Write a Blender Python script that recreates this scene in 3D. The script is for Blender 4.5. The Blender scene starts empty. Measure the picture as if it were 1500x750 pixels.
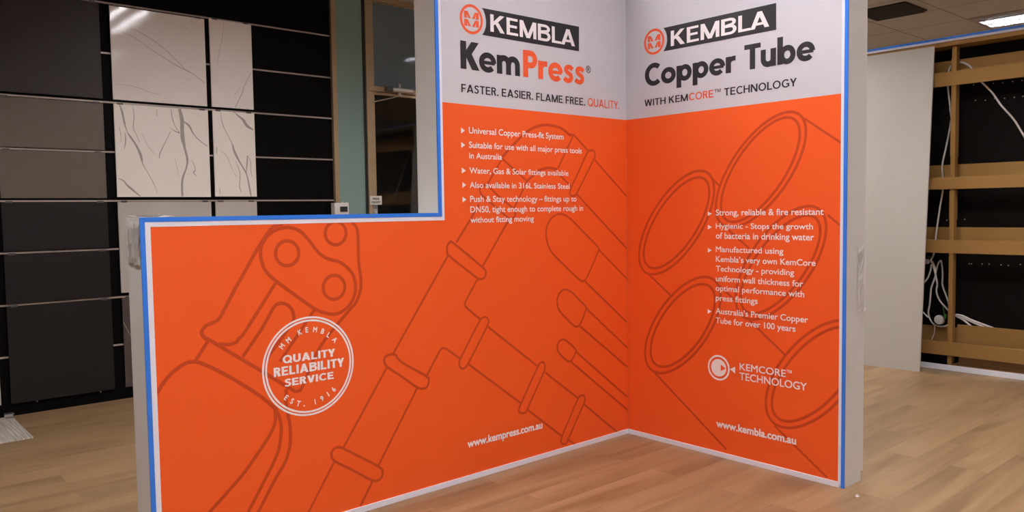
import bpy, bmesh, math, random
from mathutils import Vector, Matrix
random.seed(4)
sc = bpy.context.scene
COL = sc.collection
PI = math.pi

# ------------------------------------------------------------------ camera, light, exposure
cam_d = bpy.data.cameras.new('camera')
cam_d.sensor_width = 36.0
cam_d.lens = 28.0713
cam_d.clip_start = 0.05
cam = bpy.data.objects.new('camera', cam_d)
COL.objects.link(cam)
R = Vector((0.7500547, -0.6612170, -0.0144966))
U = Vector((0.0481930, 0.0327811, 0.9982999))
F = Vector((0.6596177, 0.7494782, -0.0564535))
m = Matrix((R, U, -F)).transposed().to_4x4()
m.translation = Vector((-4.0637, -3.4620, 1.5))
cam.matrix_world = m
sc.camera = cam

world = bpy.data.worlds.new('world')
sc.world = world
world.use_nodes = True
world.node_tree.nodes['Background'].inputs[0].default_value = (0.9, 0.95, 1, 1)
world.node_tree.nodes['Background'].inputs[1].default_value = 0.05
sc.view_settings.view_transform = 'Standard'
sc.view_settings.look = 'None'
sc.view_settings.gamma = 1
sc.view_settings.use_curve_mapping = False
sc.view_settings.exposure = 0.0
LAMP = 195.0                      # radiance of the fluorescent troffers
LAMP_COLOUR = (1.0, 0.985, 0.985, 1)
# ceiling troffers: x, y, strength; all but the first two unseen, added for light
TROFFERS = [(6.77, -0.62, .8), (-1.35, 0.87, 1.0), (-0.95, -1.60, .60), (-2.40, -2.00, .41), (2.00, -3.10, .75),
            (-4.10, -5.60, .8), (2.60, 1.60, 1.2), (-0.70, -4.40, .55), (-3.90, -0.20, .62), (6.77, -3.70, .8), (5.50, 2.60, 1.0), (-4.60, -2.90, 1.3),
            (1.75, -0.90, .5)]
CEIL = 3.70

# ------------------------------------------------------------------ helpers
def obj(name, mesh_or_bm, mats=None, parent=None, smooth=False):
    if isinstance(mesh_or_bm, bmesh.types.BMesh):
        me = bpy.data.meshes.new(name)
        mesh_or_bm.to_mesh(me); mesh_or_bm.free()
    else:
        me = mesh_or_bm; me.name = name
    o = bpy.data.objects.new(name, me)
    COL.objects.link(o)
    if mats is not None:
        for mt in (mats if isinstance(mats, (list, tuple)) else [mats]):
            me.materials.append(mt)
    if parent is not None:
        o.parent = parent
        o.matrix_parent_inverse = parent_world(parent).inverted()
    if smooth:
        for p in me.polygons: p.use_smooth = True
    return o
def parent_world(p):
    w = p.matrix_basis.copy()
    if p.parent is not None: w = parent_world(p.parent) @ p.matrix_parent_inverse @ w
    return w
def empty(name, loc, label=None, cat=None, group=None, kind=None):
    o = bpy.data.objects.new(name, None)
    COL.objects.link(o); o.location = loc; o.empty_display_size = .1
    tag(o, label, cat, group, kind)
    return o
def tag(o, label=None, cat=None, group=None, kind=None):
    if label: o['label'] = label
    if cat: o['category'] = cat
    if group: o['group'] = group
    if kind: o['kind'] = kind
    return o
def box(bm, x0, x1, y0, y1, z0, z1, mi=0, bev=0):
    vs = [bm.verts.new((x, y, z)) for x in (x0, x1) for y in (y0, y1) for z in (z0, z1)]
    fs = []
    for q in ((0,1,3,2), (4,6,7,5), (0,4,5,1), (2,3,7,6), (0,2,6,4), (1,5,7,3)):
        f = bm.faces.new([vs[i] for i in q]); f.material_index = mi; fs.append(f)
    if bev:
        es = {e for f in fs for e in f.edges}
        r = bmesh.ops.bevel(bm, geom=list(es), offset=bev, segments=2, affect='EDGES', profile=.7)
        for f in r['faces']: f.material_index = mi
    return vs
def boxes(*bs, bev=0):
    bm = bmesh.new()
    for b in bs: box(bm, *b, bev=bev)
    bmesh.ops.recalc_face_normals(bm, faces=bm.faces)
    return bm
def tube(bm, pts, r, seg=8, closed=False, mi=0):
    pts = [Vector(p) for p in pts]; n = len(pts); rings = []
    up = Vector((0, 0, 1))
    for i, p in enumerate(pts):
        t = (pts[(i+1) % n] - pts[i-1]) if closed else (pts[min(i+1, n-1)] - pts[max(i-1, 0)])
        t.normalize()
        a = t.cross(up)
        if a.length < .05: a = t.cross(Vector((1, 0, 0)))
        a.normalize(); b = t.cross(a)
        rr = r[i] if isinstance(r, (list, tuple)) else r
        rings.append([bm.verts.new(p + (a*math.cos(2*PI*k/seg) + b*math.sin(2*PI*k/seg))*rr) for k in range(seg)])
    for i in range(n if closed else n-1):
        A, B = rings[i], rings[(i+1) % n]
        for k in range(seg):
            f = bm.faces.new((A[k], A[(k+1) % seg], B[(k+1) % seg], B[k])); f.material_index = mi
    if not closed:
        bm.faces.new(rings[0]).material_index = mi; bm.faces.new(rings[-1][::-1]).material_index = mi
def catmull(P, closed=False, n=6):
    P = [Vector(p) for p in P]; N = len(P); out = []
    g = (lambda k: P[k % N]) if closed else (lambda k: P[min(max(k, 0), N-1)])
    for i in range(N if closed else N-1):
        p0, p1, p2, p3 = g(i-1), g(i), g(i+1), g(i+2)
        for j in range(n):
            t = j/n
            out.append(((2*p1) + (p2-p0)*t + (2*p0-5*p1+4*p2-p3)*t*t + (3*p1-p0-3*p2+p3)*t**3)/2)
    if not closed: out.append(P[-1])
    return out

# ------------------------------------------------------------------ materials
def lin(c): return tuple(((v/255+.055)/1.055)**2.4 if v/255 > .04045 else v/255/12.92 for v in c)
def mat(name, col, rough=.5, metal=0, spec=.5, noise=0, nscale=20, bump=0, bscale=60):
    mt = bpy.data.materials.new(name); mt.use_nodes = True
    nt = mt.node_tree; b = nt.nodes['Principled BSDF']
    b.inputs['Base Color'].default_value = (*col, 1); b.inputs['Roughness'].default_value = rough
    b.inputs['Metallic'].default_value = metal; b.inputs['Specular IOR Level'].default_value = spec
    tc = nt.nodes.new('ShaderNodeTexCoord')
    if noise:
        n = nt.nodes.new('ShaderNodeTexNoise'); n.inputs['Scale'].default_value = nscale; n.inputs['Detail'].default_value = 5
        nt.links.new(tc.outputs['Object'], n.inputs['Vector'])
        mx = nt.nodes.new('ShaderNodeMix'); mx.data_type = 'RGBA'
        mx.inputs[6].default_value = tuple(v*(1-noise) for v in col) + (1,)
        mx.inputs[7].default_value = tuple(min(1, v*(1+noise)) for v in col) + (1,)
        nt.links.new(n.outputs['Fac'], mx.inputs[0]); nt.links.new(mx.outputs[2], b.inputs['Base Color'])
    if bump:
        n2 = nt.nodes.new('ShaderNodeTexNoise'); n2.inputs['Scale'].default_value = bscale; n2.inputs['Detail'].default_value = 3
        nt.links.new(tc.outputs['Object'], n2.inputs['Vector'])
        bp = nt.nodes.new('ShaderNodeBump'); bp.inputs['Strength'].default_value = bump; bp.inputs['Distance'].default_value = .003
        nt.links.new(n2.outputs['Fac'], bp.inputs['Height']); nt.links.new(bp.outputs['Normal'], b.inputs['Normal'])
    return mt
def emit(name, col, s):
    mt = bpy.data.materials.new(name); mt.use_nodes = True
    b = mt.node_tree.nodes['Principled BSDF']
    b.inputs['Base Color'].default_value = (.8, .8, .8, 1)
    b.inputs['Emission Color'].default_value = col; b.inputs['Emission Strength'].default_value = s
    return mt

M = {}
M['orange'] = mat('print_orange', (.80, .104, .0165), .55, spec=.25, noise=.03, nscale=300)
M['orange_line'] = mat('print_line', (.50, .056, .011), .55, spec=.25)
M['print_white'] = mat('print_white', (.555, .54, .59), .55, spec=.25)
M['ink_white'] = mat('ink_white', (.84, .78, .80), .55, spec=.25)
M['print_black'] = mat('print_black', (.018, .015, .018), .5, spec=.3)
M['print_orange_word'] = mat('print_orange_word', (.76, .10, .030), .55, spec=.25)
M['cladding'] = mat('grey_laminate', (.67, .645, .63), .5, noise=.04, nscale=14)
M['blue_film'] = mat('blue_film', (.030, .19, .74), .35, spec=.5)
M['white_trim'] = mat('white_trim', (.73, .74, .82), .4)
M['black_board'] = mat('black_board', (.0022, .0016, .0016), .65, spec=.05, noise=.2, nscale=5)
M['rail'] = mat('rail_metal', (.36, .29, .245), .45, metal=.2)
M['tile_taupe_dark'] = mat('tile_taupe_dark', (.028, .019, .0155), .5, spec=.2, noise=.10, nscale=7)
M['tile_taupe'] = mat('tile_taupe', (.108, .083, .066), .55, spec=.3, noise=.07, nscale=9)
M['tile_char'] = mat('tile_charcoal', (.0100, .0073, .0069), .55, spec=.2, noise=.16, nscale=12)
M['marble'] = mat('marble_white', (.76, .69, .655), .075, spec=.4, noise=.03, nscale=3)
M['marble_satin'] = mat('marble_satin', (.78, .71, .65), .22, noise=.03, nscale=3)
M['vein'] = mat('marble_vein', (.35, .31, .285), .2, noise=.25, nscale=60)
M['vein_soft'] = mat('marble_vein_soft', (.50, .445, .41), .1, noise=.12, nscale=60)
M['stone_grey'] = mat('stone_grey', (.43, .385, .35), .35, noise=.12, nscale=5)
M['brown_wood_tile'] = mat('brown_tile', (.062, .045, .043), .4, noise=.25, nscale=9)
M['gold'] = mat('bronze_frame', (.36, .25, .145), .42, metal=.35)
M['matte_black'] = mat('matte_black', (.008, .008, .008), .6)
M['steel'] = mat('satin_steel', (.55, .53, .53), .3, metal=.9)
M['dark_steel'] = mat('dark_cap', (.06, .05, .05), .4)
M['mdf'] = mat('mdf_brown', (.285, .152, .046), .75, spec=.15, noise=.08, nscale=120)
M['mdf_dark'] = mat('mdf_stained', (.16, .075, .028), .75, spec=.15, noise=.08, nscale=90)
M['unit_black'] = mat('unit_black', (.0045, .0032, .0028), .75, spec=.08)
M['peg'] = mat('peg_hole', (.30, .26, .22), .5)
M['board_cream'] = mat('board_cream', (.46, .425, .375), .5, noise=.03, nscale=6)
M['board_edge'] = mat('board_edge', (.50, .44, .42), .6)
M['cable'] = mat('cable_white', (.66, .62, .60), .4)
M['cable_green'] = mat('cable_green', (.05, .20, .04), .5)
M['plastic_white'] = mat('plastic_white', (.62, .58, .57), .4)
M['paper'] = mat('sign_plastic', (.60, .57, .52), .5)
M['wall_paint'] = mat('wall_paint', (.50, .45, .40), .8, noise=.03, nscale=3)
M['dark_wall'] = mat('dark_wall', (.09, .08, .07), .7)
M['dark_door'] = mat('dark_door', (.03, .027, .024), .5)
M['vent'] = mat('vent_black', (.012, .010, .009), .5)
M['light_frame'] = mat('troffer_frame', (.42, .38, .35), .5)
M['louver'] = mat('louver_aluminium', (.55, .56, .60), .15, metal=1.0)

def floor_mat():
    mt = bpy.data.materials.new('oak_planks'); mt.use_nodes = True
    nt = mt.node_tree; N = nt.nodes.new; L = nt.links.new; b = nt.nodes['Principled BSDF']
    tc = N('ShaderNodeTexCoord')
    br = N('ShaderNodeTexBrick'); br.offset = .37; br.offset_frequency = 2; br.squash = 1
    br.inputs['Scale'].default_value = 1; br.inputs['Brick Width'].default_value = 1.28; br.inputs['Row Height'].default_value = .192
    br.inputs['Mortar Size'].default_value = .0011; br.inputs['Mortar Smooth'].default_value = .3; br.inputs['Bias'].default_value = 0
    br.inputs['Color1'].default_value = (0, 0, 0, 1); br.inputs['Color2'].default_value = (1, 1, 1, 1); br.inputs['Mortar'].default_value = (.3, .3, .3, 1)
    L(tc.outputs['Object'], br.inputs['Vector'])
    # a shift of the grain from plank to plank
    sh = N('ShaderNodeVectorMath'); sh.operation = 'SCALE'; sh.inputs['Scale'].default_value = 17.0
    L(br.outputs['Color'], sh.inputs[0])
    ad = N('ShaderNodeVectorMath'); ad.operation = 'ADD'
    mp = N('ShaderNodeMapping'); mp.inputs['Scale'].default_value = (.8, 6.5, 1)
    L(tc.outputs['Object'], mp.inputs['Vector']); L(mp.outputs[0], ad.inputs[0]); L(sh.outputs[0], ad.inputs[1])
    n1 = N('ShaderNodeTexNoise'); n1.inputs['Scale'].default_value = 1.0; n1.inputs['Detail'].default_value = 6; n1.inputs['Roughness'].default_value = .56; n1.inputs['Distortion'].default_value = .6
    L(ad.outputs[0], n1.inputs['Vector'])
    mp2 = N('ShaderNodeMapping'); mp2.inputs['Scale'].default_value = (2.2, 70.0, 1); L(tc.outputs['Object'], mp2.inputs['Vector'])
    n2 = N('ShaderNodeTexNoise'); n2.inputs['Scale'].default_value = 1.0; n2.inputs['Detail'].default_value = 4
    L(mp2.outputs[0], n2.inputs['Vector'])
    cr = N('ShaderNodeValToRGB'); e = cr.color_ramp
    e.elements[0].position = .30; e.elements[0].color = (.172, .095, .043, 1)
    e.elements[1].position = .72; e.elements[1].color = (.312, .195, .106, 1)
    k = e.elements.new(.50); k.color = (.252, .149, .074, 1)
    L(n1.outputs['Fac'], cr.inputs[0])
    mx = N('ShaderNodeMix'); mx.data_type = 'RGBA'; mx.blend_type = 'MULTIPLY'; mx.inputs[0].default_value = 1
    pr = N('ShaderNodeMapRange'); pr.inputs[3].default_value = .86; pr.inputs[4].default_value = 1.10
    L(br.outputs['Color'], pr.inputs[0]); L(cr.outputs[0], mx.inputs[6]); L(pr.outputs[0], mx.inputs[7])
    m2 = N('ShaderNodeMix'); m2.data_type = 'RGBA'; m2.blend_type = 'MULTIPLY'; m2.inputs[0].default_value = 1
    p2 = N('ShaderNodeMapRange'); p2.inputs[1].default_value = .3; p2.inputs[2].default_value = .7; p2.inputs[3].default_value = .93; p2.inputs[4].default_value = 1.05
    L(n2.outputs['Fac'], p2.inputs[0]); L(mx.outputs[2], m2.inputs[6]); L(p2.outputs[0], m2.inputs[7])
    m3 = N('ShaderNodeMix'); m3.data_type = 'RGBA'
    L(br.outputs['Fac'], m3.inputs[0]); L(m2.outputs[2], m3.inputs[6]); m3.inputs[7].default_value = (.17, .09, .042, 1)
    fd = N('ShaderNodeMath'); fd.operation = 'MULTIPLY'; fd.inputs[1].default_value = .55; L(br.outputs['Fac'], fd.inputs[0]); L(fd.outputs[0], m3.inputs[0])
    L(m3.outputs[2], b.inputs['Base Color'])
    b.inputs['Roughness'].default_value = .42; b.inputs['Specular IOR Level'].default_value = .4
    bp = N('ShaderNodeBump'); bp.inputs['Strength'].default_value = .12; bp.inputs['Distance'].default_value = .002
    L(n2.outputs['Fac'], bp.inputs['Height']); L(bp.outputs[0], b.inputs['Normal'])
    return mt
def ceiling_mat():
    mt = bpy.data.materials.new('ceiling_tiles'); mt.use_nodes = True
    nt = mt.node_tree; N = nt.nodes.new; L = nt.links.new; b = nt.nodes['Principled BSDF']
    tc = N('ShaderNodeTexCoord'); mp = N('ShaderNodeMapping'); mp.inputs['Location'].default_value = (-5.62, -.18, 0)
    L(tc.outputs['Object'], mp.inputs['Vector'])
    br = N('ShaderNodeTexBrick'); br.offset = 0; br.inputs['Scale'].default_value = 1
    br.inputs['Brick Width'].default_value = .79; br.inputs['Row Height'].default_value = .785; br.inputs['Mortar Size'].default_value = .011; br.inputs['Mortar Smooth'].default_value = .4
    br.inputs['Color1'].default_value = (.68, .65, .61, 1); br.inputs['Color2'].default_value = (.65, .62, .58, 1); br.inputs['Mortar'].default_value = (.36, .31, .27, 1)  # darker seam colour carries the shade of the gaps between tiles
    L(mp.outputs[0], br.inputs['Vector'])
    n = N('ShaderNodeTexNoise'); n.inputs['Scale'].default_value = 140; n.inputs['Detail'].default_value = 3; L(tc.outputs['Object'], n.inputs['Vector'])
    bp = N('ShaderNodeBump'); bp.inputs['Strength'].default_value = .2; bp.inputs['Distance'].default_value = .002
    L(n.outputs['Fac'], bp.inputs['Height']); L(bp.outputs[0], b.inputs['Normal']); L(br.outputs['Color'], b.inputs['Base Color'])
    b.inputs['Roughness'].default_value = .9; b.inputs['Specular IOR Level'].default_value = .1
    return mt
def glass_mat(name, tint, diff, rough, opac, ior=1.5):
    """coated / frosted glazing: see-through tint, a milky scattering share and a glossy surface"""
    mt = bpy.data.materials.new(name); mt.use_nodes = True
    nt = mt.node_tree; nt.nodes.clear(); N = nt.nodes.new; L = nt.links.new
    out = N('ShaderNodeOutputMaterial'); tr = N('ShaderNodeBsdfTransparent'); tr.inputs[0].default_value = (*tint, 1)
    df = N('ShaderNodeBsdfDiffuse'); df.inputs[0].default_value = (*diff, 1)
    n = N('ShaderNodeTexNoise'); n.inputs['Scale'].default_value = 1.5; tc = N('ShaderNodeTexCoord'); L(tc.outputs['Object'], n.inputs['Vector'])
    mr = N('ShaderNodeMapRange'); mr.inputs[3].default_value = opac*.94; mr.inputs[4].default_value = min(1, opac*1.06); L(n.outputs['Fac'], mr.inputs[0])
    m1 = N('ShaderNodeMixShader'); L(mr.outputs[0], m1.inputs[0]); L(tr.outputs[0], m1.inputs[1]); L(df.outputs[0], m1.inputs[2])
    gl = N('ShaderNodeBsdfGlossy'); gl.inputs['Roughness'].default_value = rough
    fr = N('ShaderNodeFresnel'); fr.inputs[0].default_value = ior
    m2 = N('ShaderNodeMixShader'); L(fr.outputs[0], m2.inputs[0]); L(m1.outputs[0], m2.inputs[1]); L(gl.outputs[0], m2.inputs[2])
    L(m2.outputs[0], out.inputs[0])
    return mt
M['floor'] = floor_mat()
M['ceiling'] = ceiling_mat()
M['frosted'] = glass_mat('frosted_teal_glass', (.5, .62, .6), (.25, .36, .335), .12, .82)
M['smoked'] = glass_mat('smoked_glass', (.5, .52, .54), (.19, .25, .29), .05, .65)
M['clear'] = glass_mat('clear_glass', (.86, .86, .84), (.02, .02, .02), .02, .08)
M['clear_film'] = glass_mat('clear_tape', (.97, .97, .97), (.95, .93, .92), .3, .40, 1.15)
M['reflector'] = mat('troffer_reflector', (.7, .7, .7), .4)
M['tube'] = emit('fluorescent_tube', LAMP_COLOUR, LAMP)

# ------------------------------------------------------------------ the setting
def struct(name, bm, mt, parent=None):
    o = obj(name, bm, mt, parent)
    if parent is None: o['kind'] = 'structure'
    return o
XL, XR, YF, YB = -8.0, 11.0, -8.0, 3.62
struct('floor', boxes((XL, XR, YF, 7.6, -.06, 0)), M['floor'])
struct('ceiling', boxes((XL, XR, YF, YB, CEIL, CEIL+.06)), M['ceiling'])
struct('wall_left', boxes((XL-.1, XL, YF, YB, 0, CEIL)), M['wall_paint'])
struct('wall_right', boxes((XR, XR+.1, YF, YB, 0, CEIL)), M['wall_paint'])
struct('wall_front', boxes((XL, XR, YF-.1, YF, 0, CEIL)), M['wall_paint'])
# back wall with the glazed opening from x = -0.19 to 1.26
struct('wall_back', boxes((XL, -.195, YB-.03, YB+.07, 0, CEIL), (1.28, XR, YB-.07, YB+.07, 0, CEIL), (-.195, 1.28, YB-.07, YB+.07, 3.675, CEIL)), M['wall_paint'])
# unlit room behind the glass
struct('wall_lobby', boxes((-2.2, 5.6, 5.02, 5.12, 0, 3.4), (-2.3, -2.2, YB+.07, 5.1, 0, 3.4), (5.6, 5.7, YB+.07, 5.1, 0, 3.4)), M['dark_wall'])
struct('ceiling_lobby', boxes((-2.3, 5.7, YB+.07, 5.1, 3.40, 3.46)), M['dark_wall'])

# glazed sidelight
w1 = empty('window_1', (0, 3.55, 0), kind='structure')
obj('frame', boxes((-.192, -.142, 3.525, 3.60, 0, 3.675), (-.142, .165, 3.535, 3.59, 0, .09), (-.142, .165, 3.535, 3.59, 3.62, 3.675), bev=.003), M['gold'], w1)
obj('black_strip', boxes((.163, .187, 3.545, 3.585, 0, 3.675)), M['matte_black'], w1)  # plain black strip between the sidelight pane and the door post
obj('pane', boxes((-.142, .163, 3.556, 3.566, .09, 3.62)), M['frosted'], w1)
# glazed door with transom
d1 = empty('door_1', (.7, 3.55, 0), kind='structure')
fr = obj('frame', boxes((.187, .215, 3.53, 3.60, 0, 3.675), (1.215, 1.28, 3.53, 3.60, 0, 3.675), (.216, 1.214, 3.53, 3.60, 3.622, 3.675), (.216, 1.214, 3.531, 3.60, 2.724, 2.776), bev=.003), M['gold'], d1)
obj('leaf_frame', boxes((.217, .284, 3.540, 3.59, .01, 2.722), (1.14, 1.213, 3.545, 3.59, .01, 2.722), (.284, 1.14, 3.545, 3.59, 2.693, 2.720), (.284, 1.14, 3.545, 3.59, .01, .12), bev=.003), M['gold'], d1)
obj('transom_stop', boxes((.215, .284, 3.54, 3.59, 2.778, 3.62), (.215, 1.215, 3.565, 3.585, 3.606, 3.622)), [M['gold']], d1)
obj('transom_pane', boxes((.284, 1.215, 3.562, 3.572, 2.776, 3.612)), M['smoked'], d1)
obj('pane', boxes((.284, 1.14, 3.562, 3.572, .12, 2.693)), M['clear'], d1)
bm = bmesh.new(); box(bm, 1.155, 1.185, 3.47, 3.50, .95, 1.35, bev=.008); box(bm, 1.16, 1.18, 3.50, 3.545, .97, .99); box(bm, 1.16, 1.18, 3.50, 3.545, 1.31, 1.33)
obj('door_handle', bm, M['steel'], d1)
# overhead closer: cylinder body, dark end cap, spindle and arm
bm = bmesh.new(); tube(bm, [(.470, 3.50, 2.752), (.72, 3.50, 2.752)], .025, 16); box(bm, .42, .715, 3.505, 3.532, 2.735, 2.770)
cl = obj('door_closer', bm, M['steel'], d1)
bm = bmesh.new(); tube(bm, [(.392, 3.50, 2.752), (.468, 3.50, 2.752)], .0255, 16); obj('end_cap', bm, M['dark_steel'], cl)
bm = bmesh.new(); tube(bm, [(.555, 3.50, 2.815), (.555, 3.50, 2.69)], .016, 12); obj('spindle', bm, M['steel'], cl)
bm = bmesh.new(); tube(bm, [(.555, 3.49, 2.695), (.42, 3.48, 2.655), (.25, 3.515, 2.61)], .006, 8); obj('closer_arm', bm, M['steel'], cl)
# panelled door in the unlit room behind
d2 = empty('door_2', (2.6, 5.0, 0), kind='structure')
X0, X1, ZT = 2.02, 2.92, 2.33
bm = boxes((X0-.09, X0, 4.97, 5.02, 0, ZT+.09), (X1, X1+.09, 4.97, 5.02, 0, ZT+.09), (X0-.09, X1+.09, 4.97, 5.02, ZT, ZT+.09), bev=.004)
obj('frame', bm, M['dark_door'], d2)
bm = boxes((X0+.01, X0+.12, 4.965, 5.01, .02, ZT-.01), (X1-.12, X1-.01, 4.965, 5.01, .02, ZT-.01), (X0+.12, X1-.12, 4.965, 5.01, .02, .2), (X0+.12, X1-.12, 4.965, 5.01, 1.78, 1.90), (X0+.12, X1-.12, 4.965, 5.01, .9, 1.02), (X0+.12, X1-.12, 4.965, 5.01, ZT-.13, ZT-.01), (X0+.44, X0+.50, 4.966, 5.01, .1, ZT-.05), (X0+.1, X1-.1, 4.995, 5.018, .1, ZT-.1))
obj('leaf', bm, M['dark_wall'], d2)

# ------------------------------------------------------------------ printed artwork helpers (metres on the print: u to the right, v up)
def to3(panel, u, v, off):
    return Vector((u, -off, v)) if panel == 'A' else Vector((-off, -u, v))
def ribbon(bm, panel, pts, w, closed, off, widths=None):
    n = len(pts); L_, R_ = [], []
    for i in range(n):
        a = pts[i-1] if (closed or i > 0) else pts[i]
        b = pts[(i+1) % n] if (closed or i < n-1) else pts[i]
        p = pts[i]
        d1 = (p-a); d2 = (b-p)
        if d1.length < 1e-6: d1 = d2
        if d2.length < 1e-6: d2 = d1
        d1 = d1.normalized(); d2 = d2.normalized()
        t = d1+d2
        t = t.normalized() if t.length > 1e-4 else d1
        nrm = Vector((-t.y, t.x)); c = max(.5, nrm.dot(Vector((-d1.y, d1.x))))
        hw = (widths[i] if widths else w)/2/c
        L_.append(bm.verts.new(to3(panel, *(p+nrm*hw), off))); R_.append(bm.verts.new(to3(panel, *(p-nrm*hw), off)))
    fs = []
    for i in range(n if closed else n-1):
        j = (i+1) % n
        fs.append(bm.faces.new((L_[i], R_[i], R_[j], L_[j])))
    return fs
def clip(bm, co, no):
    bmesh.ops.bisect_plane(bm, geom=list(bm.verts)+list(bm.edges)+list(bm.faces), plane_co=co, plane_no=no, clear_outer=True)
def disc(bm, panel, c, r0, r1, off, n=56):
    o = [bm.verts.new(to3(panel, c[0]+r1*math.cos(2*PI*k/n), c[1]+r1*math.sin(2*PI*k/n), off)) for k in range(n)]
    if r0 <= 0:
        bm.faces.new(o); return
    i = [bm.verts.new(to3(panel, c[0]+r0*math.cos(2*PI*k/n), c[1]+r0*math.sin(2*PI*k/n), off)) for k in range(n)]
    for k in range(n): bm.faces.new((i[k], o[k], o[(k+1) % n], i[(k+1) % n]))
def poly(bm, panel, pts, off):
    bm.faces.new([bm.verts.new(to3(panel, u, v, off)) for u, v in pts])
    
TXT_CACHE = {}
def glyphs(s):
    """outline mesh of a string in the built-in face: (verts, faces)"""
    if s in TXT_CACHE: return TXT_CACHE[s]
    c = bpy.data.curves.new('lettering', 'FONT'); c.body = s; c.size = 1; c.resolution_u = 5
    o = bpy.data.objects.new('lettering', c); COL.objects.link(o)
    dg = bpy.context.evaluated_depsgraph_get()
    me = bpy.data.meshes.new_from_object(o.evaluated_get(dg))
    r = ([v.co.to_2d() for v in me.vertices], [tuple(p.vertices) for p in me.polygons])
    bpy.data.objects.remove(o); bpy.data.curves.remove(c); bpy.data.meshes.remove(me)
    TXT_CACHE[s] = r
    return r
def bounds(vs):
    return min(v.x for v in vs), max(v.x for v in vs), min(v.y for v in vs), max(v.y for v in vs)
CAPH = bounds(glyphs('H')[0])[3]
def lettering(bm, panel, s, u0, v0, w, cap, weight, off, by_ink=False, rot=0, centre=None):
    vs, fs = glyphs(s)
    x0, x1, y0, y1 = bounds(vs)
    d = cap*.0155*(weight+.5)
    if by_ink: sy = cap/(y1-y0); yb = y0
    else: sy = (cap-2*d)/CAPH; yb = 0
    sx = (w-2*d)/(x1-x0)
    DIRS = [(0, 0)] if d < .0004 else [(1, 0), (.92, .46), (.86, .86), (.46, .92), (0, 1), (-.46, .92), (-.86, .86), (-.92, .46), (-1, 0), (-.92, -.46), (-.86, -.86), (-.46, -.92), (0, -1), (.46, -.92), (.86, -.86), (.92, -.46)]
    n = len(DIRS)
    for k in range(n):
        dx, dy = DIRS[k][0]*d, DIRS[k][1]*d
        o_ = off + k*1.5e-5
        V = []
        for v in vs:
            p = Vector(((v.x-x0)*sx + d + dx, (v.y-yb)*sy + d + dy))
            if centre is not None:
                p -= Vector((w/2, cap/2))
                c_, s_ = math.cos(rot), math.sin(rot)
                p = Vector((p.x*c_-p.y*s_, p.x*s_+p.y*c_)) + Vector(centre)
            else:
                p += Vector((u0, v0))
            V.append(bm.verts.new(to3(panel, p.x, p.y, o_)))
        for f in fs:
            try: bm.faces.new([V[i] for i in f])
            except ValueError: pass

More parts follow.
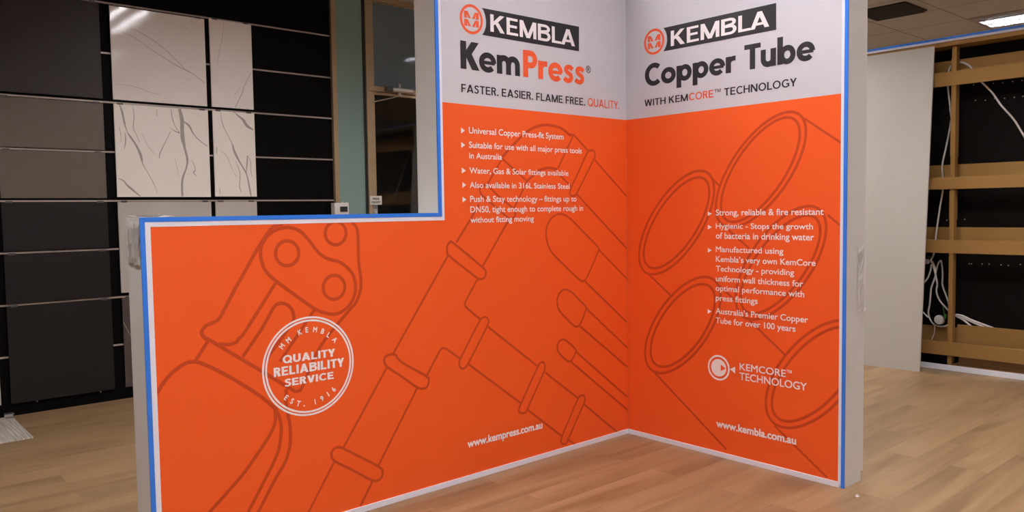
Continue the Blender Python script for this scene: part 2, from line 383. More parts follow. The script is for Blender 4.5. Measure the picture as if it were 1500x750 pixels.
# heavy grotesque letters of the headings, drawn as thick strokes (cap height 1)
def arc(cx, cy, rx, ry, a0, a1, n=18):
    return [(cx+rx*math.cos(math.radians(a0+(a1-a0)*k/n)), cy+ry*math.sin(math.radians(a0+(a1-a0)*k/n))) for k in range(n+1)]
def heavy_glyph(ch, wide, wt=None):
    """advance width, [(points, stroke width, closed)], [filled polygons]"""
    S = wt or (.170 if wide else .235); H = wt*.92 if wt else (.150 if wide else .195); h = S/2; g = H/2
    st = lambda x, y0, y1: ([(x, y0), (x, y1)], S, False)
    hb = lambda x0, x1, y: ([(x0, y), (x1, y)], H, False)
    par = lambda x0, y0, x1, y1, w: [(x0-w/2, y0), (x0+w/2, y0), (x1+w/2, y1), (x1-w/2, y1)]
    if ch == 'K': return .74, [st(h, 0, 1)], [par(S*1.0, .46, .60, 1, S*1.32), par(.31, .56, .615, 0, S*1.30), [(S*.9, .36), (.36, .60), (.30, .70), (S*.9, .60)]]
    if ch == 'E': return .60, [st(h, 0, 1), hb(h, .58, 1-g), hb(h, .54, .51), hb(h, .60, g)], []
    if ch == 'M': return .90, [st(h, 0, 1), st(.90-h, 0, 1)], [par(S*.55, 1, .45, 0, S*1.12), par(.90-S*.55, 1, .45, 0, S*1.12)]
    if ch == 'B': return .70, [st(h, 0, 1), ([(h, 1-g), (.40, 1-g)] + arc(.40, .755, .20, .245-g, 90, -90) + [(h, .51)], (S+H)/2, False), ([(h, .51), (.42, .51)] + arc(.42, .255+g/2, .21, .255-g/2, 90, -90) + [(h, g)], (S+H)/2, False)], []
    if ch == 'L': return .55, [st(h, 0, 1), hb(h, .55, g)], []
    if ch == 'A': return .82, [hb(.2, .62, .27)], [par(S*.58, 0, .41, 1, S*1.14), par(.82-S*.58, 0, .41, 1, S*1.14)]
    if wt:
        oval = lambda a0, a1, cl: (arc(.43, .5, .43-h, .5-g+.01, a0, a1, 30), (S+H)/2, cl)
        if ch == ' ': return .22, [], []
        if ch == '.': return S*1.1, [([(S*.55, 0), (S*.55, S*1.1)], S*1.1, False)], []
        if ch == 'I': return S, [st(h, 0, 1)], []
        if ch == 'F': return .54, [st(h, 0, 1), hb(h, .54, 1-g), hb(h, .50, .48)], []
        if ch == 'H': return .72, [st(h, 0, 1), st(.72-h, 0, 1), hb(h, .72-h, .52)], []
        if ch == 'T': return .62, [hb(0, .62, 1-g), st(.31, 0, .97)], []
        if ch == 'E': return .56, [st(h, 0, 1), hb(h, .55, 1-g), hb(h, .51, .51), hb(h, .56, g)], []
        if ch == 'L': return .50, [st(h, 0, 1), hb(h, .50, g)], []
        if ch == 'U': return .70, [([(h, 1)] + arc(.35, .35, .35-h, .35-g+.01, 180, 360, 20) + [(.70-h, 1)], S, False)], []
        if ch in 'OQ': return .86, [oval(0, 345, True)] + ([([(.52, .30), (.82, .0)], S*.9, False)] if ch == 'Q' else []), []
        if ch == 'C': return .74, [oval(44, 316, False)], []
        if ch == 'G': return .82, [oval(44, 330, False), st(.82-h-.02, .10, .52), hb(.48, .80, .52-g)], []
        if ch == 'V': return .72, [], [par(S*.55, 1, .36, 0, S*1.1), par(.72-S*.55, 1, .36, 0, S*1.1)]
        if ch == 'A': return .76, [hb(.18, .58, .27)], [par(S*.55, 0, .38, 1, S*1.1), par(.76-S*.55, 0, .38, 1, S*1.1)]
        if ch == 'Y': return .70, [st(.35, 0, .47)], [par(S*.56, 1, .35, .40, S*1.15), par(.70-S*.56, 1, .35, .40, S*1.15)]
        if ch == 'W': return 1.06, [], [par(S*.55, 1, .285, 0, S*1.08), par(.53, 1, .285, 0, S*1.08), par(.53, 1, .775, 0, S*1.08), par(1.06-S*.55, 1, .775, 0, S*1.08)]
        if ch == 'N': return .76, [st(h, 0, 1), st(.76-h, 0, 1)], [par(S*.6, 1, .76-S*.6, 0, S*1.2)]
        if ch == 'D': return .76, [st(h, 0, 1), ([(h, 1-g), (.30, 1-g)] + arc(.30, .5, .46-h, .5-g, 90, -90, 24) + [(h, g)], (S+H)/2, False)], []
        if ch in 'RP':
            r_ = .27-g
            return .62, [st(h, 0, 1), ([(h, 1-g), (.34, 1-g)] + arc(.34, .46+.27, .25-h, r_, 90, -90) + [(h, .46+g)], (S+H)/2, False)], ([par(.36, .50, .62-S*.58, 0, S*1.16)] if ch == 'R' else [])
        if ch == 'S': return .58, [([tuple(p) for p in catmull([Vector(q) for q in ((.52, .80), (.42, .90), (.29, .925), (.155, .87), (.12, .74), (.18, .62), (.30, .54), (.42, .46), (.475, .30), (.42, .145), (.29, .075), (.15, .10), (.045, .21))], False, 4)], (S+H)/2*.97, False)], []
    if ch == 'P': return .66, [st(h, 0, 1), ([(h, 1-g), (.36, 1-g)] + arc(.36, .68, .20, .32-g, 90, -90) + [(h, .36+g)], (S+H)/2, False)], []
    if ch == 'T': return .72, [hb(0, .72, 1-g), st(.36, 0, .95)], []
    if ch == 'C': return .80, [(arc(.475, .5, .375, .42, 47, 313, 28), .225, False)], []
    if ch == 'o': return .73, [(arc(.365, .345, .268, .262, 0, 345, 23), .218, True)], []
    if ch == 'e': return .70, [(arc(.36, .345, .262, .266, -2, 318, 28), .205, False), ([(.12, .335), (.70-.04, .335)], .13, False)], []
    if ch == 'p': return .74, [st(h, -.30, .69), (arc(.41, .345, .232, .262, 0, 345, 23), .212, True)], []
    if ch == 'b': return .74, [st(h, 0, 1.06), (arc(.41, .345, .232, .262, 0, 345, 23), .212, True)], []
    if ch == 'u': return .66, [([(h, .69)] + arc(.33, .31, .33-h, .215, 180, 345, 12), S*.94, False), st(.66-h, 0, .69)], []
    if ch == 'r': return .46, [st(h, 0, .69), ([(h, .34)] + arc(.355, .36, .235, .235, 165, 88, 8) + [(.44, .592)], .205, False)], []
    if ch == 'm': return 1.02, [st(h, 0, .69), ([(h, .36)] + arc(.315, .40, .195, .20, 170, 0, 12) + [(.51, 0)], S*.95, False), ([(.51, .36)] + arc(.715, .40, .195, .20, 170, 0, 12) + [(.91, 0)], S*.95, False)], []
    if ch == 's': return .53, [([tuple(p) for p in catmull([Vector(q) for q in ((.475, .535), (.38, .60), (.27, .612), (.165, .575), (.135, .495), (.19, .415), (.29, .365), (.385, .30), (.405, .20), (.35, .115), (.25, .082), (.135, .10), (.04, .165))], False, 4)], .185, False)], []
def heavy(bm, panel, s, u0, v0, w, cap, off, wide, wt=None):
    GAP = .13 - wt*.2 if wt else .085 if wide else .05
    KERN = {'LA': -.10 if wide else -.03, 'AS': -.02, 'TY': -.06, 'LI': .02, 'LO': -.04, 'GY': -.05, 'OL': 0, 'Y.': -.10, 'LT': -.1, 'Tu': -.06, 're': -.02, 'Ke': -.03, 'BL': .0}
    adv = [heavy_glyph(c, wide, wt)[0] for c in s]
    xs, x = [], 0
    for i, c in enumerate(s):
        xs.append(x); x += adv[i] + GAP + KERN.get(s[i:i+2], 0)
    tot = xs[-1] + adv[-1]; sx = w/tot
    j = 0
    for i, c in enumerate(s):
        _, strokes, polys = heavy_glyph(c, wide, wt)
        for pts, sw, closed in strokes:
            nb = bmesh.new(); P = [Vector((p[0]+xs[i], p[1])) for p in pts]
            ribbon(nb, 'A', P, sw, closed, 0)
            merge(bm, nb, panel, u0, v0, sx, cap, off + j*8e-6); j += 1
        for q in polys:
            nb = bmesh.new(); poly(nb, 'A', [(p[0]+xs[i], p[1]) for p in q], 0)
            merge(bm, nb, panel, u0, v0, sx, cap, off + j*8e-6); j += 1
def merge(bm, nb, panel, u0, v0, sx, sy, off):
    mp = {v: bm.verts.new(to3(panel, u0+v.co.x*sx, v0+v.co.z*sy, off)) for v in nb.verts}
    for f in nb.faces: bm.faces.new([mp[v] for v in f.verts])
    nb.free()

# artwork measured on the prints, in metres from the inner floor corner
# panel, line width, closed, smooth, points
STROKES = [
 ('A', 0.0165, False, True, [(-2.4211, 1.4562), (-2.4372, 1.452), (-2.4693, 1.4423), (-2.4978, 1.4132), (-2.5507, 1.3387), (-2.607, 1.2495), (-2.6624, 1.162), (-2.717, 1.0687), (-2.7382, 1.0419), (-2.7652, 1.0303), (-2.7889, 1.0221), (-2.8088, 1.0007), (-2.8046, 0.9788), (-2.7855, 0.9587)]),
 ('A', 0.0165, False, False, [(-2.8029, 0.9755), (-2.7378, 0.9294), (-2.3816, 0.6661)]),
 ('A', 0.0165, False, True, [(-2.3817, 0.6661), (-2.3656, 0.6697), (-2.3458, 0.6893), (-2.2499, 0.8628), (-2.086, 1.0252), (-2.0542, 1.0511), (-2.0242, 1.1104), (-2.018, 1.1698), (-2.0278, 1.2599), (-2.0286, 1.3887), (-2.0386, 1.4335), (-2.0615, 1.4527)]),
 ('A', 0.0165, True, True, [(-2.5115, 1.3857), (-2.4719, 1.421), (-2.4227, 1.4362), (-2.3831, 1.4371), (-2.3335, 1.4171), (-2.289, 1.3704), (-2.249, 1.3194), (-2.2025, 1.2855), (-2.1386, 1.2658), (-2.0956, 1.237), (-2.0602, 1.1924), (-2.0496, 1.1322), (-2.067, 1.0741), (-2.1128, 1.0287), (-2.1679, 1.0124), (-2.2212, 1.0243), (-2.2731, 1.0485), (-2.3732, 1.1235), (-2.4649, 1.1955), (-2.5087, 1.2397), (-2.529, 1.2865), (-2.5319, 1.3411)]),
 ('A', 0.0165, True, True, [(-2.3463, 1.3189), (-2.354, 1.3476), (-2.3751, 1.3687), (-2.4039, 1.3764), (-2.4326, 1.3687), (-2.4537, 1.3476), (-2.4614, 1.3189), (-2.4537, 1.2901), (-2.4326, 1.269), (-2.4039, 1.2613), (-2.3751, 1.269), (-2.354, 1.2901)]),
 ('A', 0.0165, True, True, [(-2.1089, 1.143), (-2.1167, 1.1721), (-2.1381, 1.1934), (-2.1672, 1.2012), (-2.1963, 1.1934), (-2.2177, 1.1721), (-2.2255, 1.143), (-2.2177, 1.1138), (-2.1963, 1.0925), (-2.1672, 1.0847), (-2.1381, 1.0925), (-2.1167, 1.1138)]),
 ('A', 0.0165, True, True, [(-2.0945, 1.4042), (-2.1021, 1.4323), (-2.1226, 1.4528), (-2.1507, 1.4603), (-2.1788, 1.4528), (-2.1993, 1.4323), (-2.2068, 1.4042), (-2.1993, 1.3761), (-2.1788, 1.3556), (-2.1507, 1.3481), (-2.1226, 1.3556), (-2.1021, 1.3761)]),
 ('A', 0.0165, False, True, [(-2.466, 1.1844), (-2.6164, 0.9779), (-2.6474, 0.9497), (-2.6593, 0.9341), (-2.6924, 0.9283), (-2.7376, 0.9358)]),
 ('A', 0.0165, False, True, [(-2.6317, 0.865), (-2.5355, 0.986), (-2.4817, 1.0687), (-2.4572, 1.087), (-2.4267, 1.0866), (-2.3957, 1.0647), (-2.3821, 1.0288), (-2.3941, 0.9877), (-2.5039, 0.8597), (-2.5151, 0.8409)]),
 ('A', 0.0165, False, False, [(-2.2729, 1.0459), (-2.4556, 0.8194)]),
 ('A', 0.0165, False, False, [(-2.7849, 0.9524), (-2.8441, 0.8711)]),
 ('A', 0.0165, False, True, [(-3.0136, 0.7502), (-3.0014, 0.7636), (-2.9766, 0.7997), (-2.9457, 0.8322), (-2.9088, 0.858), (-2.8779, 0.8719), (-2.8472, 0.8721), (-2.8226, 0.8649), (-2.7669, 0.8329), (-2.6974, 0.7859), (-2.6261, 0.7322), (-2.5597, 0.6782), (-2.5056, 0.6252), (-2.4769, 0.593)]),
 ('A', 0.0165, False, True, [(-2.4884, 0.6083), (-2.4886, 0.5427), (-2.5198, 0.4833), (-2.5719, 0.4195), (-2.6404, 0.3424), (-2.7255, 0.267), (-2.808, 0.1981)]),
 ('A', 0.0165, False, True, [(-2.4884, 0.6083), (-2.4684, 0.5625), (-2.4602, 0.5091), (-2.4709, 0.4263), (-2.4965, 0.3658), (-2.5477, 0.2837), (-2.6329, 0.1516)]),
 ('A', 0.0165, False, True, [(-2.432, 0.6868), (-2.4295, 0.672), (-2.4328, 0.6382), (-2.4279, 0.5882), (-2.4157, 0.5005), (-2.4204, 0.4158), (-2.4457, 0.3451), (-2.4995, 0.2722), (-2.5861, 0.1392)]),
 ('A', 0.0125, True, True, [(-1.4819, 1.3146), (-1.4661, 1.3324), (-1.4354, 1.3275), (-1.2389, 1.1861), (-1.2163, 1.1591), (-1.2269, 1.1277), (-1.26, 1.1209), (-1.289, 1.1356), (-1.4648, 1.2584), (-1.4827, 1.2802)]),
 ('A', 0.0125, False, False, [(-1.4197, 1.3332), (-1.3141, 1.4624), (-1.257, 1.5394)]),
 ('A', 0.0125, False, False, [(-1.2388, 1.1899), (-1.0625, 1.418), (-1.029, 1.4518)]),
 ('A', 0.0125, False, False, [(-1.4753, 1.2675), (-1.8437, 0.7723)]),
 ('A', 0.0125, True, True, [(-1.8949, 0.7474), (-1.8849, 0.7672), (-1.8533, 0.7747), (-1.8232, 0.7649), (-1.7921, 0.7275), (-1.6366, 0.6289), (-1.6217, 0.5997), (-1.6341, 0.5715), (-1.664, 0.5665), (-1.702, 0.5822), (-1.7941, 0.6524), (-1.8775, 0.7134)]),
 ('A', 0.0125, False, True, [(-1.273, 1.1269), (-1.3594, 1.0105), (-1.3678, 0.9885), (-1.3524, 0.9657), (-1.2616, 0.8957)]),
 ('A', 0.0125, True, True, [(-1.269, 0.8828), (-1.2475, 0.9012), (-1.221, 0.9035), (-1.2032, 0.8868), (-1.208, 0.8583), (-1.2801, 0.7567), (-1.3518, 0.6595), (-1.3728, 0.6396), (-1.3953, 0.6347), (-1.4111, 0.6515), (-1.4104, 0.6837), (-1.3419, 0.7829)]),
 ('A', 0.0125, False, True, [(-1.6336, 0.6301), (-1.5455, 0.7531), (-1.5209, 0.7636), (-1.4952, 0.7542), (-1.411, 0.6943)]),
 ('A', 0.0125, False, False, [(-1.2061, 0.8473), (-0.8237, 0.5671)]),
 ('A', 0.0125, False, False, [(-1.3519, 0.6554), (-0.9615, 0.3663)]),
 ('A', 0.0125, True, True, [(-0.8288, 0.5594), (-0.8036, 0.5849), (-0.7754, 0.5847), (-0.7658, 0.559), (-0.7764, 0.5239), (-0.8476, 0.4194), (-0.9176, 0.3191), (-0.9419, 0.3054), (-0.972, 0.3144), (-0.9778, 0.3417), (-0.9039, 0.4525)]),
 ('A', 0.0125, False, False, [(-0.763, 0.522), (-0.4789, 0.3151)]),
 ('A', 0.0125, False, False, [(-0.9143, 0.3221), (-0.6244, 0.1013)]),
 ('A', 0.0125, True, True, [(-0.4825, 0.3132), (-0.4514, 0.3284), (-0.4222, 0.321), (-0.4265, 0.278), (-0.5081, 0.1648), (-0.581, 0.061), (-0.6094, 0.0505), (-0.6337, 0.0655), (-0.6261, 0.1042), (-0.5558, 0.208)]),
 ('A', 0.0125, False, False, [(-0.4248, 0.2675), (-0.1015, 0.0209)]),
 ('A', 0.0125, False, False, [(-0.5843, 0.0782), (-0.4958, 0.018)]),
 ('A', 0.0125, False, False, [(-1.8775, 0.7134), (-2.1415, 0.348)]),
 ('A', 0.0125, False, False, [(-1.6958, 0.5759), (-1.945, 0.2136)]),
 ('A', 0.0125, True, True, [(-2.2058, 0.3219), (-2.1996, 0.3483), (-2.1742, 0.3578), (-2.1416, 0.345), (-2.0421, 0.2783), (-1.9392, 0.2071), (-1.9198, 0.1767), (-1.929, 0.1476), (-1.9624, 0.1399), (-1.9993, 0.159), (-2.0948, 0.2271), (-2.1871, 0.291)]),
 ('A', 0.0125, False, False, [(-2.1926, 0.2892), (-2.3377, 0.0736)]),
 ('A', 0.0125, False, False, [(-1.9824, 0.1395), (-2.055, 0.0322)]),
 ('A', 0.0125, True, True, [(-1.2481, 1.6172), (-1.2391, 1.6351), (-1.21, 1.6454), (-1.1811, 1.6344), (-1.0934, 1.5715), (-1.0031, 1.5149), (-0.9865, 1.4916), (-0.9948, 1.4657), (-1.0236, 1.4517), (-1.0576, 1.4695), (-1.1465, 1.5303), (-1.2329, 1.5894)]),
 ('A', 0.0125, False, False, [(-1.1916, 1.6539), (-1.0814, 1.7972)]),
 ('A', 0.0125, False, False, [(-0.9953, 1.5177), (-0.8905, 1.672)]),
 ('A', 0.0125, False, False, [(-1.0814, 1.7972), (-0.8905, 1.672)]),
 ('A', 0.016, False, True, [(-1.0786, 1.807), (-0.98, 1.8917), (-0.8789, 1.965), (-0.7907, 1.9987), (-0.7157, 2.0096), (-0.6086, 1.9984), (-0.5227, 1.9534)]),
 ('A', 0.016, False, True, [(-0.8987, 1.67), (-0.8547, 1.6972), (-0.7952, 1.7359), (-0.72, 1.7539), (-0.6436, 1.7469)]),
 ('A', 0.0125, False, False, [(-0.4978, 1.9612), (-0.6372, 1.7522)]),
 ('A', 0.0125, False, False, [(-0.5488, 1.963), (-0.4939, 1.9614), (-0.3683, 1.8679)]),
 ('A', 0.0125, False, False, [(-0.6524, 1.7343), (-0.5273, 1.647)]),
 ('A', 0.0125, True, True, [(-0.3751, 1.8586), (-0.3483, 1.8714), (-0.3174, 1.8717), (-0.3055, 1.8492), (-0.3195, 1.8148), (-0.3957, 1.7107), (-0.4705, 1.6076), (-0.4967, 1.5877), (-0.5263, 1.5894), (-0.5322, 1.6207), (-0.4584, 1.734)]),
 ('A', 0.0125, False, False, [(-0.3086, 1.8152), (-0.0013, 1.5836)]),
 ('A', 0.0125, False, False, [(-0.4707, 1.594), (-0.0033, 1.2389)]),
 ('A', 0.0125, True, True, [(-0.2816, 1.2573), (-0.4007, 1.3482), (-0.5159, 1.4352), (-0.5761, 1.4681), (-0.6356, 1.4763), (-0.6976, 1.4511), (-0.7361, 1.3978), (-0.7401, 1.3303), (-0.698, 1.2483), (-0.5808, 1.1546), (-0.4672, 1.07), (-0.4315, 1.0534), (-0.3998, 1.0644), (-0.3397, 1.1441), (-0.2951, 1.2158)]),
 ('A', 0.0125, False, False, [(-0.2817, 1.2484), (-0.0052, 1.0378)]),
 ('A', 0.0125, False, False, [(-0.4125, 1.0543), (-0.008, 0.7492)]),
 ('A', 0.0125, True, True, [(-0.4022, 0.8868), (-0.4613, 0.9358), (-0.5225, 0.9864), (-0.58, 1.0123), (-0.6282, 0.9979), (-0.6557, 0.9545), (-0.6418, 0.8926), (-0.5856, 0.8391), (-0.5177, 0.7835), (-0.4823, 0.7711), (-0.4508, 0.7907), (-0.4154, 0.8463)]),
 ('A', 0.0125, False, False, [(-0.3981, 0.8777), (-0.005, 0.5772)]),
 ('A', 0.0125, False, False, [(-0.4705, 0.7809), (-0.0062, 0.448)]),
 ('A', 0.0125, True, True, [(-0.4978, 0.6287), (-0.5716, 0.688), (-0.6151, 0.7057), (-0.6517, 0.6877), (-0.6542, 0.6398), (-0.5943, 0.5811), (-0.5506, 0.5601), (-0.5236, 0.5779), (-0.5017, 0.6078)]),
 ('A', 0.0125, False, False, [(-0.4927, 0.6117), (-0.0082, 0.2469)]),
 ('A', 0.0125, False, False, [(-0.5417, 0.5576), (-0.005, 0.1569)]),
 ('B', 0.0155, True, True, [(0.1376, 1.1002), (0.11, 1.1407), (0.1014, 1.199), (0.1125, 1.2711), (0.1425, 1.3521), (0.1893, 1.4365), (0.2497, 1.5186), (0.3196, 1.5927), (0.3944, 1.6538), (0.4687, 1.6977), (0.5377, 1.7215), (0.5966, 1.7235), (0.6414, 1.7035), (0.669, 1.663), (0.6775, 1.6048), (0.6664, 1.5326), (0.6365, 1.4516), (0.5897, 1.3672), (0.5293, 1.2851), (0.4593, 1.211), (0.3846, 1.1499), (0.3102, 1.106), (0.2412, 1.0823), (0.1823, 1.0803)]),
 ('B', 0.0155, True, True, [(0.1688, 1.1355), (0.1467, 1.1695), (0.1413, 1.2194), (0.1531, 1.2817), (0.1811, 1.3523), (0.2235, 1.4263), (0.2775, 1.4986), (0.3393, 1.5644), (0.4046, 1.6191), (0.4692, 1.6591), (0.5285, 1.6815), (0.5785, 1.685), (0.6159, 1.6692), (0.638, 1.6352), (0.6434, 1.5853), (0.6317, 1.523), (0.6036, 1.4524), (0.5612, 1.3784), (0.5072, 1.3061), (0.4455, 1.2403), (0.3801, 1.1856), (0.3155, 1.1456), (0.2562, 1.1232), (0.2062, 1.1197)]),
 ('B', 0.0155, True, True, [(0.7258, 1.4074), (0.6983, 1.4478), (0.6897, 1.5056), (0.7005, 1.5767), (0.73, 1.6564), (0.7762, 1.7392), (0.8359, 1.8195), (0.9051, 1.8918), (0.979, 1.9512), (1.0527, 1.9936), (1.121, 2.0162), (1.1794, 2.0173), (1.2238, 1.997), (1.2513, 1.9566), (1.2599, 1.8989), (1.2491, 1.8277), (1.2196, 1.748), (1.1734, 1.6652), (1.1137, 1.5849), (1.0445, 1.5126), (0.9706, 1.4532), (0.8969, 1.4108), (0.8286, 1.3882), (0.7702, 1.3871)]),
 ('B', 0.0155, True, True, [(0.7556, 1.4333), (0.7322, 1.4675), (0.7254, 1.5178), (0.7356, 1.5808), (0.762, 1.6521), (0.803, 1.7269), (0.8557, 1.8001), (0.9165, 1.8667), (0.9812, 1.9222), (1.0455, 1.9629), (1.105, 1.9858), (1.1556, 1.9895), (1.1939, 1.9737), (1.2173, 1.9395), (1.2241, 1.8892), (1.2139, 1.8262), (1.1875, 1.7549), (1.1465, 1.6801), (1.0938, 1.6069), (1.033, 1.5403), (0.9683, 1.4847), (0.904, 1.4441), (0.8445, 1.4212), (0.7939, 1.4175)]),
 ('B', 0.0155, True, True, [(0.8645, 0.8724), (0.8362, 0.9111), (0.8261, 0.9679), (0.8348, 1.0391), (0.8617, 1.1197), (0.9049, 1.2043), (0.9617, 1.2871), (1.028, 1.3624), (1.0993, 1.4252), (1.1709, 1.4711), (1.2377, 1.497), (1.2954, 1.5011), (1.3398, 1.4832), (1.3681, 1.4445), (1.3782, 1.3877), (1.3695, 1.3165), (1.3426, 1.2359), (1.2993, 1.1513), (1.2426, 1.0685), (1.1763, 0.9932), (1.1049, 0.9304), (1.0334, 0.8845), (0.9665, 0.8586), (0.9089, 0.8545)]),
 ('B', 0.0155, True, True, [(0.8873, 0.9033), (0.8657, 0.9357), (0.8602, 0.9842), (0.8713, 1.0454), (0.8981, 1.1151), (0.9389, 1.1886), (0.9908, 1.2609), (1.0503, 1.3271), (1.1135, 1.3826), (1.1758, 1.4237), (1.2332, 1.4476), (1.2817, 1.4526), (1.318, 1.4384), (1.3396, 1.406), (1.3451, 1.3576), (1.334, 1.2964), (1.3072, 1.2267), (1.2664, 1.1531), (1.2145, 1.0808), (1.155, 1.0146), (1.0918, 0.9591), (1.0295, 0.918), (0.9721, 0.8941), (0.9236, 0.8891)]),
 ('B', 0.0155, True, True, [(0.1832, 0.4669), (0.1559, 0.5075), (0.1476, 0.5655), (0.1589, 0.6371), (0.1891, 0.7173), (0.2359, 0.8007), (0.2964, 0.8816), (0.3663, 0.9545), (0.4409, 1.0144), (0.5151, 1.0573), (0.5839, 1.0802), (0.6425, 1.0815), (0.687, 1.0612), (0.7143, 1.0206), (0.7226, 0.9626), (0.7113, 0.891), (0.6811, 0.8108), (0.6343, 0.7274), (0.5738, 0.6465), (0.5039, 0.5736), (0.4293, 0.5137), (0.3551, 0.4708), (0.2863, 0.448), (0.2277, 0.4466)]),
 ('B', 0.0155, True, True, [(0.2218, 0.5055), (0.1996, 0.5391), (0.1937, 0.588), (0.2045, 0.6489), (0.2312, 0.7175), (0.272, 0.7893), (0.3242, 0.8593), (0.3841, 0.9227), (0.4478, 0.9753), (0.5108, 1.0134), (0.5689, 1.0345), (0.6181, 1.0371), (0.655, 1.021), (0.6772, 0.9874), (0.6831, 0.9385), (0.6724, 0.8776), (0.6456, 0.809), (0.6048, 0.7372), (0.5526, 0.6673), (0.4927, 0.6038), (0.429, 0.5512), (0.366, 0.5131), (0.3079, 0.492), (0.2587, 0.4894)]),
 ('B', 0.0155, True, True, [(1.0633, 0.2839), (1.0349, 0.3245), (1.0253, 0.3825), (1.035, 0.4541), (1.0635, 0.5343), (1.1087, 0.6176), (1.1675, 0.6984), (1.2361, 0.7712), (1.3096, 0.831), (1.3832, 0.8738), (1.4517, 0.8966), (1.5105, 0.8979), (1.5556, 0.8775), (1.584, 0.8369), (1.5936, 0.7789), (1.5839, 0.7073), (1.5554, 0.6272), (1.5103, 0.5438), (1.4514, 0.463), (1.3828, 0.3902), (1.3093, 0.3304), (1.2357, 0.2876), (1.1672, 0.2648), (1.1084, 0.2636)]),
 ('B', 0.0155, True, True, [(1.0911, 0.3153), (1.0692, 0.3488), (1.0637, 0.3981), (1.0751, 0.4599), (1.1026, 0.5299), (1.1443, 0.6034), (1.1974, 0.6753), (1.2582, 0.7409), (1.3227, 0.7955), (1.3864, 0.8355), (1.4449, 0.8582), (1.4944, 0.8619), (1.5314, 0.8466), (1.5533, 0.8131), (1.5588, 0.7638), (1.5474, 0.702), (1.5199, 0.632), (1.4782, 0.5585), (1.4251, 0.4866), (1.3643, 0.421), (1.2998, 0.3664), (1.2361, 0.3264), (1.1776, 0.3037), (1.1281, 0.3)]),
 ('B', 0.0125, False, False, [(0.6421, 1.6968), (0.7205, 1.6243)]),
 ('B', 0.0125, False, False, [(1.2504, 1.9748), (1.4614, 1.8256)]),
 ('B', 0.0125, False, False, [(1.3854, 1.4546), (1.4585, 1.3954)]),
 ('B', 0.0125, False, False, [(0.1676, 1.0874), (0.3582, 0.9507)]),
 ('B', 0.0125, False, False, [(0.7788, 1.3688), (0.919, 1.2616)]),
 ('B', 0.0125, False, False, [(0.9135, 0.8526), (0.9852, 0.7957), (1.1446, 0.6725)]),
 ('B', 0.0125, False, False, [(0.7064, 1.0411), (0.8349, 0.9486)]),
 ('B', 0.0125, False, False, [(0.2246, 0.4428), (0.7635, 0.0544)]),
 ('B', 0.0125, False, False, [(1.0804, 0.2601), (1.3938, 0.0383)]),
]
